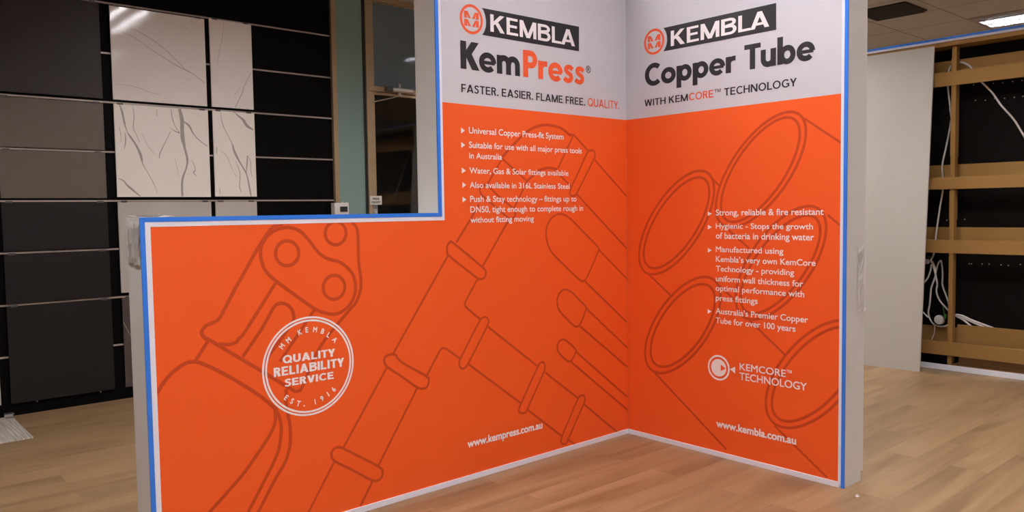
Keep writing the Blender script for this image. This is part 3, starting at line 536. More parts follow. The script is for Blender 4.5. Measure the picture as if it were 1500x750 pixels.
# block, panel, words, left, baseline, width, cap height, weight, ink
TEXTS = [
 ('logo_word', 'A', 'KEMBLA', -1.1546, 2.5015, 0.6759, 0.0958, 3, 'white'),
 ('heading', 'A', 'Kem', -1.3686, 2.2748, 0.4324, 0.1512, 4, 'black'),
 ('heading', 'A', 'Press', -0.9106, 2.2757, 0.5164, 0.1551, 4, 'orange'),
 ('tagline', 'A', 'FASTER. EASIER. FLAME FREE.', -1.3671, 2.1482, 0.974, 0.045, 2, 'black'),
 ('tagline', 'A', 'QUALITY.', -0.3678, 2.148, 0.2943, 0.0503, 1, 'orange'),
 ('bullet_text', 'A', 'Universal Copper Press-fit System', -1.3199, 1.9282, 0.7336, 0.0349, 0.6, 'white'),
 ('bullet_text', 'A', 'Suitable for use with all major press tools', -1.3203, 1.8494, 0.893, 0.034, 0.6, 'white'),
 ('bullet_text', 'A', 'in Australia', -1.3204, 1.7906, 0.2373, 0.033, 0.6, 'white'),
 ('bullet_text', 'A', 'Water, Gas & Solar fittings available', -1.3209, 1.7093, 0.7739, 0.033, 0.6, 'white'),
 ('bullet_text', 'A', 'Also available in 316L Stainless Steel', -1.3201, 1.6298, 0.7814, 0.0322, 0.6, 'white'),
 ('bullet_text', 'A', 'Push & Stay technology – fittings up to', -1.3193, 1.5522, 0.8406, 0.034, 0.6, 'white'),
 ('bullet_text', 'A', 'DN50, tight enough to complete rough in', -1.3193, 1.4939, 0.9001, 0.0341, 0.6, 'white'),
 ('bullet_text', 'A', 'without fitting moving', -1.3192, 1.437, 0.4774, 0.0322, 0.6, 'white'),
 ('web_address', 'A', 'www.kempress.com.au', -1.3677, 0.1854, 0.5746, 0.0449, 2.2, 'white'),
 ('b_badge', 'A', 'QUALITY', -2.443, 0.8075, 0.2712, 0.0374, 2.5, 'white'),
 ('b_badge', 'A', 'RELIABILITY', -2.4885, 0.7516, 0.3644, 0.0422, 2.5, 'white'),
 ('b_badge', 'A', 'SERVICE', -2.4365, 0.6985, 0.2535, 0.0348, 2.5, 'white'),
 ('logo_word', 'B', 'KEMBLA', 0.3637, 2.5031, 0.6756, 0.093, 3, 'white'),
 ('heading', 'B', 'Copper', 0.1596, 2.2822, 0.6678, 0.1353, 4, 'black'),
 ('heading', 'B', 'Tube', 0.8812, 2.283, 0.4247, 0.1413, 4, 'black'),
 ('tagline', 'B', 'WITH KEM', 0.1534, 2.1549, 0.3371, 0.0425, 2, 'black'),
 ('tagline', 'B', 'CORE', 0.4978, 2.1547, 0.1761, 0.0443, 1.6, 'orange'),
 ('tagline', 'B', '™', 0.6795, 2.1805, 0.0441, 0.0192, 0.5, 'black'),
 ('tagline', 'B', 'TECHNOLOGY', 0.7483, 2.1539, 0.4569, 0.0444, 2, 'black'),
 ('bullet_text', 'B', 'Strong, reliable & fire resistant', 0.6903, 1.4544, 0.6736, 0.0356, 0.8, 'white'),
 ('bullet_text', 'B', 'Hygienic - Stops the growth', 0.6903, 1.3764, 0.6142, 0.0323, 0.8, 'white'),
 ('bullet_text', 'B', 'of bacteria in drinking water', 0.6903, 1.3166, 0.6204, 0.0368, 0.8, 'white'),
 ('bullet_text', 'B', 'Manufactured using', 0.6903, 1.2375, 0.4405, 0.0336, 0.8, 'white'),
 ('bullet_text', 'B', 'Kembla’s very own KemCore', 0.6903, 1.1785, 0.6305, 0.0343, 0.8, 'white'),
 ('bullet_text', 'B', 'Technology - providing', 0.6903, 1.1217, 0.5056, 0.0337, 0.8, 'white'),
 ('bullet_text', 'B', 'uniform wall thickness for', 0.6903, 1.0616, 0.5591, 0.0346, 0.8, 'white'),
 ('bullet_text', 'B', 'optimal performance with', 0.6889, 1.0049, 0.5679, 0.0337, 0.8, 'white'),
 ('bullet_text', 'B', 'press fittings', 0.6889, 0.9456, 0.2829, 0.0346, 0.8, 'white'),
 ('bullet_text', 'B', 'Australia’s Premier Copper', 0.6889, 0.8667, 0.5904, 0.035, 0.8, 'white'),
 ('bullet_text', 'B', 'Tube for over 100 years', 0.6889, 0.8096, 0.5172, 0.0354, 0.8, 'white'),
 ('web_address', 'B', 'www.kembla.com.au', 0.6932, 0.1782, 0.5206, 0.0455, 2.2, 'white'),
 ('k_logo', 'B', 'KEMCORE', 0.854, 0.5489, 0.295, 0.0404, 0.6, 'white'),
 ('k_logo', 'B', '™', 1.1538, 0.5747, 0.0307, 0.0166, 0.2, 'white'),
 ('k_logo', 'B', 'TECHNOLOGY', 0.8525, 0.491, 0.4225, 0.043, 0.6, 'white'),
]
FILLS = [
 ('bullet_text', 'A', [(-1.3734, 1.9566), (-1.3741, 1.9241), (-1.3474, 1.9413)], 'white'),
 ('bullet_text', 'A', [(-1.3739, 1.8779), (-1.3746, 1.8464), (-1.3466, 1.8633)], 'white'),
 ('bullet_text', 'A', [(-1.3733, 1.7398), (-1.374, 1.7082), (-1.346, 1.7236)], 'white'),
 ('bullet_text', 'A', [(-1.3713, 1.6607), (-1.3721, 1.629), (-1.3452, 1.6452)], 'white'),
 ('bullet_text', 'A', [(-1.3719, 1.5814), (-1.3726, 1.5497), (-1.3457, 1.5655)], 'white'),
 ('bullet_text', 'B', [(0.6338, 1.479), (0.6338, 1.452), (0.6622, 1.4656)], 'white'),
 ('bullet_text', 'B', [(0.6338, 1.399), (0.6337, 1.3712), (0.6622, 1.3853)], 'white'),
 ('bullet_text', 'B', [(0.6337, 1.259), (0.6336, 1.2317), (0.6621, 1.2464)], 'white'),
 ('bullet_text', 'B', [(0.6319, 0.8887), (0.6319, 0.8606), (0.6591, 0.877)], 'white'),
 ('logo_banner', 'A', [(-1.2133, 2.622), (-0.4407, 2.6269), (-0.4428, 2.4771), (-1.2165, 2.4761)], 'black'),
 ('logo_banner', 'B', [(0.3061, 2.6252), (1.0807, 2.623), (1.0814, 2.4778), (0.3054, 2.4809)], 'black'),
 ('k_logo', 'B', [(0.7885, 0.5434), (0.8236, 0.563), (0.8237, 0.5229)], 'white'),
 ('k_tri', 'B', [(0.725, 0.5632), (0.725, 0.5236), (0.7591, 0.5432)], 'orange'),
]
VEINS = {'M2': [[(-2.1247, 2.4091, 0.0057), (-2.1068, 2.3492, 0.016), (-2.0939, 2.2705, 0.0138), (-2.0755, 2.1918, 0.0058), (-2.0502, 2.1473, 0.0161), (-2.0143, 2.0916, 0.0139), (-1.9841, 2.0236, 0.0209), (-1.9698, 1.9662, 0.0163), (-1.9634, 1.9316, 0.007), (-1.9346, 1.8742, 0.0047), (-1.8775, 1.7582, 0.0047), (-1.8576, 1.6879, 0.0024)], [(-2.0239, 2.4065, 0.0023), (-2.0163, 2.3212, 0.0058), (-2.0254, 2.2289, 0.0058), (-2.0057, 2.1725, 0.0046), (-1.981, 2.1046, 0.0035)], [(-1.6501, 2.4051, 0.0239), (-1.6325, 2.3112, 0.0336), (-1.6351, 2.2395, 0.0312), (-1.6324, 2.1562, 0.0337), (-1.6177, 2.0731, 0.0193), (-1.6, 1.9778, 0.0193), (-1.6121, 1.9054, 0.0121), (-1.6408, 1.8327, 0.0169), (-1.6529, 1.7606, 0.0169), (-1.6529, 1.6645, 0.0169)], [(-1.6188, 2.3001, 0.0096), (-1.5751, 2.2669, 0.0169), (-1.5417, 2.2027, 0.0097), (-1.4955, 2.1507, 0.0073), (-1.4268, 2.1003, 0.0061)], [(-1.7199, 2.4, 0.0036), (-1.7133, 2.3297, 0.0071), (-1.6928, 2.26, 0.0048), (-1.6597, 2.2084, 0.0072)], [(-1.734, 2.2398, 0.0024), (-1.6944, 2.2148, 0.0072), (-1.6542, 2.2004, 0.0096)], [(-1.7293, 2.2106, 0.0048), (-1.7665, 2.1379, 0.0047), (-1.8035, 2.0656, 0.0071), (-1.8258, 2.0177, 0.0071), (-1.8296, 1.9765, 0.0035)], [(-2.0889, 2.1796, 0.0046), (-2.0894, 2.1111, 0.0092), (-2.1028, 2.042, 0.0034)], [(-2.1329, 2.2284, 0.0034), (-2.1247, 2.1664, 0.0034), (-2.1237, 2.1095, 0.0023)], [(-2.1599, 1.8123, 0.0046), (-2.1181, 1.7901, 0.0092), (-2.0925, 1.756, 0.0138), (-2.0559, 1.7218, 0.0162), (-1.9925, 1.6642, 0.007)], [(-1.9613, 2.1864, 0.0023), (-1.9261, 2.0955, 0.0023), (-1.8676, 2.0162, 0.0024)], [(-1.5618, 1.979, 0.0036), (-1.5349, 1.8951, 0.0061), (-1.5514, 1.8706, 0.0097), (-1.5251, 1.8347, 0.0024)], [(-1.703, 1.9865, 0.0018), (-1.6741, 1.8202, 0.0024)], [(-1.8367, 2.3857, 0.0035), (-1.8365, 2.3332, 0.0047)]],
'N2': [[(-1.1818, 2.4143, 0.005), (-1.1381, 2.38, 0.0126), (-1.0941, 2.3454, 0.0227), (-1.0631, 2.2971, 0.0253), (-1.0025, 2.2627, 0.0102)], [(-1.2961, 2.4002, 0.0025), (-1.2868, 2.3085, 0.0062), (-1.2461, 2.2121, 0.005), (-1.2044, 2.1334, 0.0075), (-1.1876, 2.0656, 0.0201), (-1.1456, 1.9794, 0.0151), (-1.1088, 1.9176, 0.0127), (-1.0783, 1.8551, 0.0102), (-1.0616, 1.7667, 0.0153), (-1.0453, 1.6652, 0.0102)], [(-1.0657, 2.0324, 0.0102), (-1.0753, 1.9437, 0.0102), (-1.084, 1.8803, 0.0051)], [(-1.0684, 2.0285, 0.0025), (-1.0411, 1.9826, 0.0051), (-1.038, 1.8813, 0.0051), (-1.0287, 1.8433, 0.0026)], [(-1.1778, 1.9785, 0.0038), (-1.1426, 1.8791, 0.0063), (-1.1452, 1.8036, 0.0063), (-1.1495, 1.7532, 0.0076), (-1.1357, 1.7029, 0.0051)], [(-1.3418, 2.0966, 0.0062), (-1.3477, 2.0349, 0.0049)], [(-1.3081, 2.061, 0.0025), (-1.2531, 2.0134, 0.0037), (-1.2065, 1.8902, 0.0025), (-1.1697, 1.8409, 0.0013)], [(-1.3283, 1.7392, 0.005), (-1.3275, 1.6897, 0.005)]],
'M1': [[(-2.1248, 3.0014, 0.0035), (-2.0652, 2.9863, 0.0047), (-1.9775, 2.9511, 0.0048), (-1.8779, 2.8868, 0.0048), (-1.7644, 2.8225, 0.0061), (-1.6715, 2.7724, 0.0074), (-1.5883, 2.7386, 0.0099), (-1.504, 2.6979, 0.0075), (-1.4312, 2.6441, 0.0063)], [(-2.019, 3.0334, 0.0036), (-1.9082, 2.9897, 0.006), (-1.7842, 2.9163, 0.0061), (-1.6696, 2.8212, 0.0061), (-1.5883, 2.7386, 0.0062)], [(-1.5991, 3.1037, 0.0037), (-1.5391, 3.0815, 0.005)], [(-2.1364, 2.5709, 0.0024), (-2.0706, 2.5653, 0.0036), (-1.9816, 2.5558, 0.0048), (-1.8917, 2.5257, 0.0048), (-1.7995, 2.512, 0.0024)], [(-1.6145, 2.6869, 0.0025), (-1.555, 2.6497, 0.0037)]],
'N1': [[(-1.2423, 3.194, 0.0035), (-1.2608, 3.0487, 0.0044), (-1.2864, 2.9503, 0.0044), (-1.3132, 2.8175, 0.0035)], [(-1.0067, 2.7709, 0.0054), (-1.0263, 2.7422, 0.0054), (-1.0758, 2.6487, 0.0072), (-1.0964, 2.5848, 0.0107), (-1.1258, 2.5293, 0.0071), (-1.1649, 2.4539, 0.0089)], [(-1.1035, 2.6462, 0.0027), (-1.1703, 2.5609, 0.0036)]]}
CABLES = [[(-1.253, 2.001), (-1.211, 2.074), (-1.135, 2.216), (-1.06, 2.316), (-1.023, 2.365), (-0.97, 2.456), (-0.917, 2.524), (-0.864, 2.587), (-0.792, 2.702), (-0.764, 2.735), (-0.728, 2.762), (-0.696, 2.771), (-0.665, 2.772), (-0.639, 2.763), (-0.615, 2.742), (-0.603, 2.71), (-0.597, 2.647), (-0.596, 2.578), (-0.605, 2.489), (-0.617, 2.389), (-0.617, 2.362), (-0.629, 2.281), (-0.614, 2.156), (-0.584, 1.997), (-0.561, 1.871), (-0.563, 1.76), (-0.566, 1.626), (-0.548, 1.498), (-0.517, 1.257), (-0.51, 1.164), (-0.498, 1.055), (-0.483, 1.006), (-0.468, 0.991)], [(-0.475, 0.986), (-0.503, 0.935), (-0.515, 0.867), (-0.505, 0.81), (-0.479, 0.728), (-0.472, 0.658), (-0.465, 0.566), (-0.455, 0.495), (-0.472, 0.428), (-0.511, 0.385), (-0.565, 0.373), (-0.613, 0.384), (-0.651, 0.41)], [(-0.475, 0.986), (-0.498, 0.924), (-0.521, 0.833), (-0.533, 0.76), (-0.526, 0.708), (-0.539, 0.652), (-0.572, 0.597), (-0.65, 0.512)], [(-0.513, 0.867), (-0.525, 0.925), (-0.54, 0.965), (-0.556, 0.983), (-0.565, 0.961), (-0.574, 0.859), (-0.575, 0.757), (-0.609, 0.656), (-0.65, 0.535)], [(-0.481, 0.946), (-0.471, 0.882), (-0.445, 0.812), (-0.397, 0.752)], [(-0.389, 0.507), (-0.417, 0.486), (-0.456, 0.447)], [(-0.516, 0.386), (-0.518, 0.34), (-0.512, 0.293), (-0.494, 0.245)], [(-0.581, 0.575), (-0.597, 0.485)]]
COIL = [[(-0.668, 0.48), (-0.733, 0.449), (-0.798, 0.399), (-0.844, 0.371)], [(-0.677, 0.488), (-0.733, 0.481), (-0.825, 0.444), (-0.986, 0.394)], [(-0.668, 0.483), (-0.77, 0.452), (-0.906, 0.396), (-0.942, 0.381)]]
PEGS = [(-0.802, 2.427), (-0.884, 2.419), (-0.956, 2.426), (-1.035, 2.419), (-1.11, 2.419), (-1.175, 2.419), (-0.945, 2.56), (-1.019, 2.554), (-1.095, 2.557), (-1.167, 2.555), (-0.786, 2.566), (-0.581, 1.356), (-0.732, 1.362), (-0.776, 0.959), (-0.795, 0.96), (-0.881, 0.963), (-0.938, 0.964), (-1.034, 0.961), (-1.091, 0.958), (-1.183, 0.97)]
BADGE = [('M', -2.444, 0.8893), ('M', -2.4115, 0.9146), ('K', -2.3533, 0.945), ('E', -2.3174, 0.9521), ('M', -2.2744, 0.9488), ('B', -2.235, 0.936), ('L', -2.2039, 0.9148), ('A', -2.1717, 0.8876), ('E', -2.431, 0.6469), ('S', -2.4026, 0.6255), ('T', -2.3707, 0.609), ('.', -2.3421, 0.595), ('1', -2.2852, 0.6028), ('9', -2.2481, 0.612), ('1', -2.2157, 0.628), ('6', -2.1853, 0.6466)]


INK = {'white': M['ink_white'], 'black': M['print_black'], 'orange': M['print_orange_word']}
O_LINE, O_TEXT = .0006, .0012
def build_art(panel, graphic):
    # tool / tube outlines
    groups = {}; nstroke = 0
    for (p, w, closed, sm, pts) in STROKES:
        if p != panel: continue
        P = [Vector(q) for q in pts]
        if sm: P = catmull(P, closed, 5)
        key = 'tube_outline' if panel == 'B' else ('press_tool_outline' if max(q.x for q in P) < -1.55 and w > .016 else 'pipe_fitting_outline')
        bm = groups.setdefault(key, bmesh.new())
        nstroke += 1
        ribbon(bm, panel, P, w, closed, O_LINE + nstroke*1e-5)
    for key, bm in groups.items():
        if panel == 'A':
            clip(bm, (0, 0, .031), (0, 0, -1)); clip(bm, (-.001, 0, 0), (1, 0, 0)); clip(bm, (-3.002, 0, 0), (-1, 0, 0))
            if key == 'press_tool_outline': clip(bm, (0, 0, 1.454), (0, 0, 1))
        else:
            clip(bm, (0, 0, .031), (0, 0, -1)); clip(bm, (0, -1.4545, 0), (0, -1, 0)); clip(bm, (0, -.001, 0), (0, 1, 0))
        obj(key, bm, M['orange_line'], graphic)
    # lettering, grouped by block and ink
    blocks = {}
    def blk(name, ink, part=0): return blocks.setdefault((name, ink, part), bmesh.new())
    BUL = [0, 1, 1, 2, 3, 4, 4, 4] if panel == 'A' else [0, 1, 1, 2, 2, 2, 2, 2, 2, 3, 3]
    nb = nt = na = 0
    NAMES = {'logo_word': 'brand_banner_lettering', 'heading': 'heading', 'tagline': 'tagline', 'bullet_text': 'bullet_point', 'web_address': 'web_address', 'b_badge': 'round_badge', 'k_logo': 'technology_logo'}
    for (name, p, s, u0, v0, w, cap, wt, ink) in TEXTS:
        if p != panel: continue
        part = 0
        if name == 'bullet_text': part = BUL[nb]; nb += 1
        if name == 'tagline': nt += 1; part = nt
        if name in ('heading', 'logo_word'):
            heavy(blk(NAMES[name], ink), panel, s, u0, v0, w, cap, O_TEXT + (.0008 if name == 'logo_word' else 0), name == 'logo_word'); continue
        if name in ('tagline', 'b_badge') and s != '™':
            heavy(blk(NAMES[name], ink, part), panel, s, u0, v0, w, cap, O_TEXT, False, {2: .168, 1: .142, 1.6: .158, 2.5: .215}[wt]); continue
        lettering(blk(NAMES[name], ink, part), panel, s, u0, v0, w, cap, wt, O_TEXT + (.0008 if name == 'logo_word' else 0), by_ink=(s == '™'))
    for (name, p, pts, ink) in FILLS:
        if p != panel: continue
        if name == 'logo_banner':
            rc = (-1.288, 2.549) if panel == 'A' else (.2328, 2.5534)
            tl, tr, br, bl = pts
            r = math.hypot(tl[0]-rc[0], tl[1]-rc[1]); a0 = math.atan2(bl[1]-rc[1], bl[0]-rc[0]); a1 = math.atan2(tl[1]-rc[1], tl[0]-rc[0])
            arc = [(rc[0]+r*math.cos(a0+(a1-a0)*k/14), rc[1]+r*math.sin(a0+(a1-a0)*k/14)) for k in range(15)]
            poly(blk('brand_banner', 'black'), panel, [br, tr] + arc[::-1], O_TEXT)
        elif name == 'k_tri': poly(blk('technology_logo_core', 'orange'), panel, pts, O_TEXT+.0006)
        else:
            k = 0
            if name == 'bullet_text': k = na; na += 1
            poly(blk(NAMES[name], ink, k), panel, pts, O_TEXT)
    # ring emblem with the double letter
    rc = (-1.288, 2.549) if panel == 'A' else (.2328, 2.5534)
    bm = blk('ring_emblem', 'orange'); disc(bm, panel, rc, .0655, .0803, O_TEXT)
    for yb in (.0035, -.0400):
        for sx in (-1, 1):
            q = [(-1, 0), (-1, 1), (-.5, 1), (-.08, 0), (-.42, 0), (-.60, .55), (-.60, 0)]
            q = [(rc[0]-sx*a*.0505, rc[1]+yb+b*.0365) for a, b in q]
            poly(bm, panel, q, O_TEXT)
    if panel == 'A':
        lettering(blk('registered_mark', 'black'), 'A', '®', -.3826, 2.3526, .0446, .0446, .15, O_TEXT, by_ink=True)
        bm = blk('round_badge', 'white'); c = (-2.3075, .7778)
        disc(bm, 'A', c, .2278, .2368, O_TEXT, 72); disc(bm, 'A', c, .2132, .2222, O_TEXT, 72)
        for ch, u, v in BADGE:
            a = math.atan2(v-c[1], u-c[0]); rot = a-PI/2 if v > c[1] else a+PI/2
            if ch == '.': disc(bm, 'A', (u, v-.002), 0, .0035, O_TEXT, 12); continue
            x0, x1, _, _ = bounds(glyphs(ch)[0]); hh = .0255
            ww = (x1-x0)*hh/CAPH*.80 + .002
            lettering(bm, 'A', ch, 0, 0, ww, hh, 1.6, O_TEXT, rot=rot, centre=(u, v))
    else:
        bm = blk('technology_logo', 'white'); c = (.7101, .5411)
        disc(bm, 'B', c, .0655, .0768, O_TEXT); disc(bm, 'B', c, 0, .0528, O_TEXT, 48)
    for (name, ink, part), bm in blocks.items():
        obj(name, bm, INK[ink], graphic)

# ------------------------------------------------------------------ the two display walls
ZTOP, ZLOW = 2.985, 1.494
# --- long wall with the low left wing (along x, face towards -y)
A = empty('display_wall', (-1.5, .1, 0), 'orange L-shaped display wall printed with press-fit fittings, blue film along its stepped edge', 'display wall', kind='thing')
bm = bmesh.new()
prof = [(-3.043, 0), (-.002, 0), (-.002, ZTOP), (-1.5335, ZTOP), (-1.5335, ZLOW), (-3.043, ZLOW)]
f0 = [bm.verts.new((x, .0045, z)) for x, z in prof]; f1 = [bm.verts.new((x, .19, z)) for x, z in prof]
bm.faces.new(f0[::-1]); bm.faces.new(f1)
for i in range(6): bm.faces.new((f0[i], f0[(i+1) % 6], f1[(i+1) % 6], f1[i]))
bmesh.ops.recalc_face_normals(bm, faces=bm.faces)
obj('body', bm, M['cladding'], A)
bm = bmesh.new()   # printed sheet: orange field and white head
def sheet(bm, panel, rects, th):
    for (u0, u1, v0, v1, mi) in rects:
        if panel == 'A': box(bm, u0, u1, 0, th, v0, v1, mi)
        else: box(bm, 0, th, -u1, -u0, v0, v1, mi)
sheet(bm, 'A', [(-3.0035, -1.4965, .030, 1.455, 0), (-1.4965, -.0006, .030, 2.0844, 0), (-1.4965, -.0006, 2.0844, ZTOP-.04, 1)], .0045)
bmesh.ops.recalc_face_normals(bm, faces=bm.faces)
GA = obj('graphic_panel', bm, [M['orange'], M['print_white']], A)
obj('blue_edge_film', boxes((-3.0445, -3.0255, -.003, .0045, 0, 1.495), (-3.0255, -1.513, -.003, .0045, 1.4755, 1.495), (-1.534, -1.513, -.003, .0045, 1.495, ZTOP), (-1.513, 0, -.003, .0045, ZTOP-.02, ZTOP)), M['blue_film'], A)
obj('white_border', boxes((-3.0255, -3.0035, -.0015, .0045, 0, 1.4755), (-3.0035, -1.4965, -.0015, .0045, 1.455, 1.4755), (-1.513, -1.4965, -.0015, .0045, 1.4755, ZTOP-.02), (-1.4965, -.0006, -.0015, .0045, ZTOP-.04, ZTOP-.02)), M['white_trim'], A)
obj('skirting', boxes((-3.0035, -.006, -.006, .0045, 0, .030), bev=.001), M['white_trim'], A)
def crumple(bm, o, du, dv, nu, nv, nrm, amp, seed):
    rr = random.Random(seed); g = []
    for i in range(nu+1):
        g.append([bm.verts.new(Vector(o) + Vector(du)*(i/nu + rr.uniform(-.2, .2)/nu) + Vector(dv)*(j/nv + rr.uniform(-.2, .2)/nv) + Vector(nrm)*rr.uniform(.0005, amp)) for j in range(nv+1)])
    for i in range(nu):
        for j in range(nv): bm.faces.new((g[i][j], g[i+1][j], g[i+1][j+1], g[i][j+1]))
bm = bmesh.new(); crumple(bm, (-3.045, .175, 1.30), (0, -.17, .0), (0, 0, .175), 7, 6, (-1, 0, 0), .007, 2)
crumple(bm, (-3.045, .17, 1.494), (.14, 0, 0), (0, -.165, 0), 7, 4, (0, 0, 1), .012, 5)
obj('clear_tape', bm, M['clear_film'], A)
build_art('A', GA)

# --- full-height return wall (along y, face towards -x)
B = empty('display_wall', (.1, -.7, 0), 'full-height orange return wall printed with copper tubes, joined at right angles at its inner corner', 'display wall', kind='thing')
bm = boxes((.0045, .19, -1.4885, .19, 0, ZTOP))
obj('body', bm, M['cladding'], B)
obj('back_board', boxes((.19, .2155, -1.4885, .19, .05, ZTOP)), M['cladding'], B)
bm = bmesh.new()
sheet(bm, 'B', [(.0006, 1.4552, .030, 2.0844, 0), (.0006, 1.4552, 2.0844, ZTOP-.04, 1)], .0045)
bmesh.ops.recalc_face_normals(bm, faces=bm.faces)
GB = obj('graphic_panel', bm, [M['orange'], M['print_white']], B)
obj('blue_edge_film', boxes((-.003, .0045, -1.490, -1.4715, 0, ZTOP), (-.003, .0045, -1.4715, -.001, ZTOP-.02, ZTOP)), M['blue_film'], B)
obj('white_border', boxes((-.0015, .0045, -1.4715, -1.4552, .012, ZTOP-.02), (-.0015, .0045, -1.4552, -.001, ZTOP-.04, ZTOP-.02)), M['white_trim'], B)
obj('skirting', boxes((-.006, .0045, -1.462, -.0065, 0, .030), bev=.001), M['white_trim'], B)
bm = bmesh.new(); crumple(bm, (.125, -1.4895, .93), (.085, 0, 0), (0, 0, .36), 4, 12, (0, -1, 0), .008, 8)
obj('clear_tape', bm, M['clear_film'], B)
build_art('B', GB)

# ------------------------------------------------------------------ tile display rack on the back wall
RK = empty('tile_display_rack', (-2.5, 3.57, 0), 'black wall-mounted tile display rack with thin metal rails behind low orange wing', 'display rack')
obj('back_board', boxes((-7.6, -.20, 3.55, 3.588, 0, CEIL-.01)), M['black_board'], RK)
RAILS = [3.210, 2.811, 2.420, 2.022, 1.628, 1.237, .843, .452]
for z in RAILS:
    bm = boxes((-7.6, -.20, 3.541, 3.55, z-.007, z+.006), (-7.6, -.20, 3.5375, 3.5412, z-.007, z-.001))
    obj('rail', bm, M['rail'], RK)
for x, z in ((-2.80, .085), (-2.35, .085), (-2.05, .06)):
    bm = bmesh.new(); bmesh.ops.create_uvsphere(bm, u_segments=8, v_segments=6, radius=.006, matrix=Matrix.Translation((x, 3.548, z)))
    obj('screw', bm, M['rail'], RK)
def tile(x0, x1, z0, z1, mt, label, veins=None, vmat=None, group='sample tiles on the black rack', clips=True):
    o = empty('sample_tile', ((x0+x1)/2, 3.537, z0), label, 'tile', group)
    bm = boxes((x0, x1, 3.525, 3.537, z0, z1), bev=.0012)
    if veins:
        vb = bmesh.new()
        for line in veins:
            P = [Vector((a, b, c)) for a, b, c in line]
            if len(P) > 2: P = catmull(P, False, 4)
            ribbon(vb, 'A', [Vector((p.x, p.y)) for p in P], 0, False, 0, [max(.0025, p.z) for p in P])
        for v in vb.verts: v.co.y = 3.5247
        clip(vb, (x0+.001, 0, 0), (-1, 0, 0)); clip(vb, (x1-.001, 0, 0), (1, 0, 0)); clip(vb, (0, 0, z0+.001), (0, 0, -1)); clip(vb, (0, 0, z1-.001), (0, 0, 1))
        tmp = bpy.data.meshes.new('veins'); vb.to_mesh(tmp); vb.free()
        old = set(bm.faces); bm.from_mesh(tmp); bpy.data.meshes.remove(tmp)
        for f in bm.faces:
            if f not in old: f.material_index = 1
    obj('tile_face', bm, [mt, vmat] if veins else mt, o)
    if clips:
        for x in (x0+.05, x1-.05):
            obj('hanging_clip', boxes((x-.022, x+.022, 3.521, 3.541, z1-.004, z1+.011), bev=.001), M['dark_steel'], o)
    return o
for z0, z1, mt, lb in [(2.444, 3.198, 'tile_taupe_dark', 'large dark taupe tile at top left of rack, above two shorter taupe tiles'),
                       (2.033, 2.406, 'tile_taupe', 'wide taupe tile directly under the large dark taupe tile'),
                       (1.650, 2.010, 'tile_taupe', 'wide taupe tile directly above the charcoal tiles'),
                       (1.250, 1.617, 'tile_char', 'topmost of the three charcoal tiles at left of rack'),
                       (.853, 1.225, 'tile_char', 'middle one of the three charcoal tiles at left of rack'),
                       (.096, .831, 'tile_char', 'tall charcoal tile at bottom of rack, just above the floor')]:
    tile(-2.975, -2.247, z0, z1, M[mt], lb)
tile(-3.80, -3.040, .10, .44, M['stone_grey'], 'pale grey tile at bottom of rack, only its edge showing at left frame edge')
tile(-2.170, -1.413, 2.444, 3.190, M['marble'], 'large polished white marble tile with faint diagonal veins, topmost in its column', VEINS['M1'], M['vein_soft'])
tile(-2.169, -1.409, 1.659, 2.409, M['marble_satin'], 'large white marble tile with bold dark grey veins beside charcoal rack gap', VEINS['M2'], M['vein'])
tile(-2.169, -1.409, .877, 1.618, M['stone_grey'], 'wide plain grey stone tile half hidden behind left end of low orange wing')
tile(-2.166, -1.409, .098, .836, M['brown_wood_tile'], 'dark brown tile with a thin pale vein, peeking out beside left end of low wing', [[(-2.172, .66, .004), (-2.14, .58, .005), (-2.10, .50, .004), (-2.02, .40, .004)]], M['vein'])
tile(-1.372, -.994, 2.445, 3.203, M['marble'], 'narrow polished white marble tile with one faint vein, at top right', VEINS['N1'], M['vein_soft'])
tile(-1.370, -.991, 1.663, 2.412, M['marble_satin'], 'narrow white marble tile with dark zigzag veins beside empty black rails', VEINS['N2'], M['vein'])
tile(-1.372, -.994, .90, 1.618, M['stone_grey'], 'narrow grey stone tile, only its top showing above blue wall edge')

# wood-look plank lying on the floor below the rack, with the metal bracket on it
def plank_mat():
    mt = mat('grey_wood_tile', (.42, .37, .31), .45)
    nt = mt.node_tree; b = nt.nodes['Principled BSDF']; tc = nt.nodes.new('ShaderNodeTexCoord'); mp = nt.nodes.new('ShaderNodeMapping')
    mp.inputs['Scale'].default_value = (45, 1.6, 1); n = nt.nodes.new('ShaderNodeTexNoise'); n.inputs['Scale'].default_value = 2.0; n.inputs['Detail'].default_value = 6
    cr = nt.nodes.new('ShaderNodeValToRGB'); cr.color_ramp.elements[0].position = .38; cr.color_ramp.elements[0].color = (.27, .23, .185, 1)
    cr.color_ramp.elements[1].position = .68; cr.color_ramp.elements[1].color = (.62, .56, .49, 1)
    nt.links.new(tc.outputs['Object'], mp.inputs[0]); nt.links.new(mp.outputs[0], n.inputs[0]); nt.links.new(n.outputs[0], cr.inputs[0]); nt.links.new(cr.outputs[0], b.inputs['Base Color'])
    return mt
fp = obj('floor_sample_tile', boxes((-3.60, -2.980, 2.735, 3.49, 0, .010), bev=.0015), plank_mat())
tag(fp, 'pale grey wood-look tile lying flat on floor at foot of black rack', 'tile')
bm = boxes((-3.032, -2.975, 3.405, 3.475, .010, .014), (-3.032, -2.975, 3.470, 3.475, .010, .045), (-3.032, -2.975, 3.415, 3.475, .041, .045))
tag(obj('metal_bracket', bm, M['steel']), 'small grey folded metal bracket standing on wood-look floor tile', 'bracket')

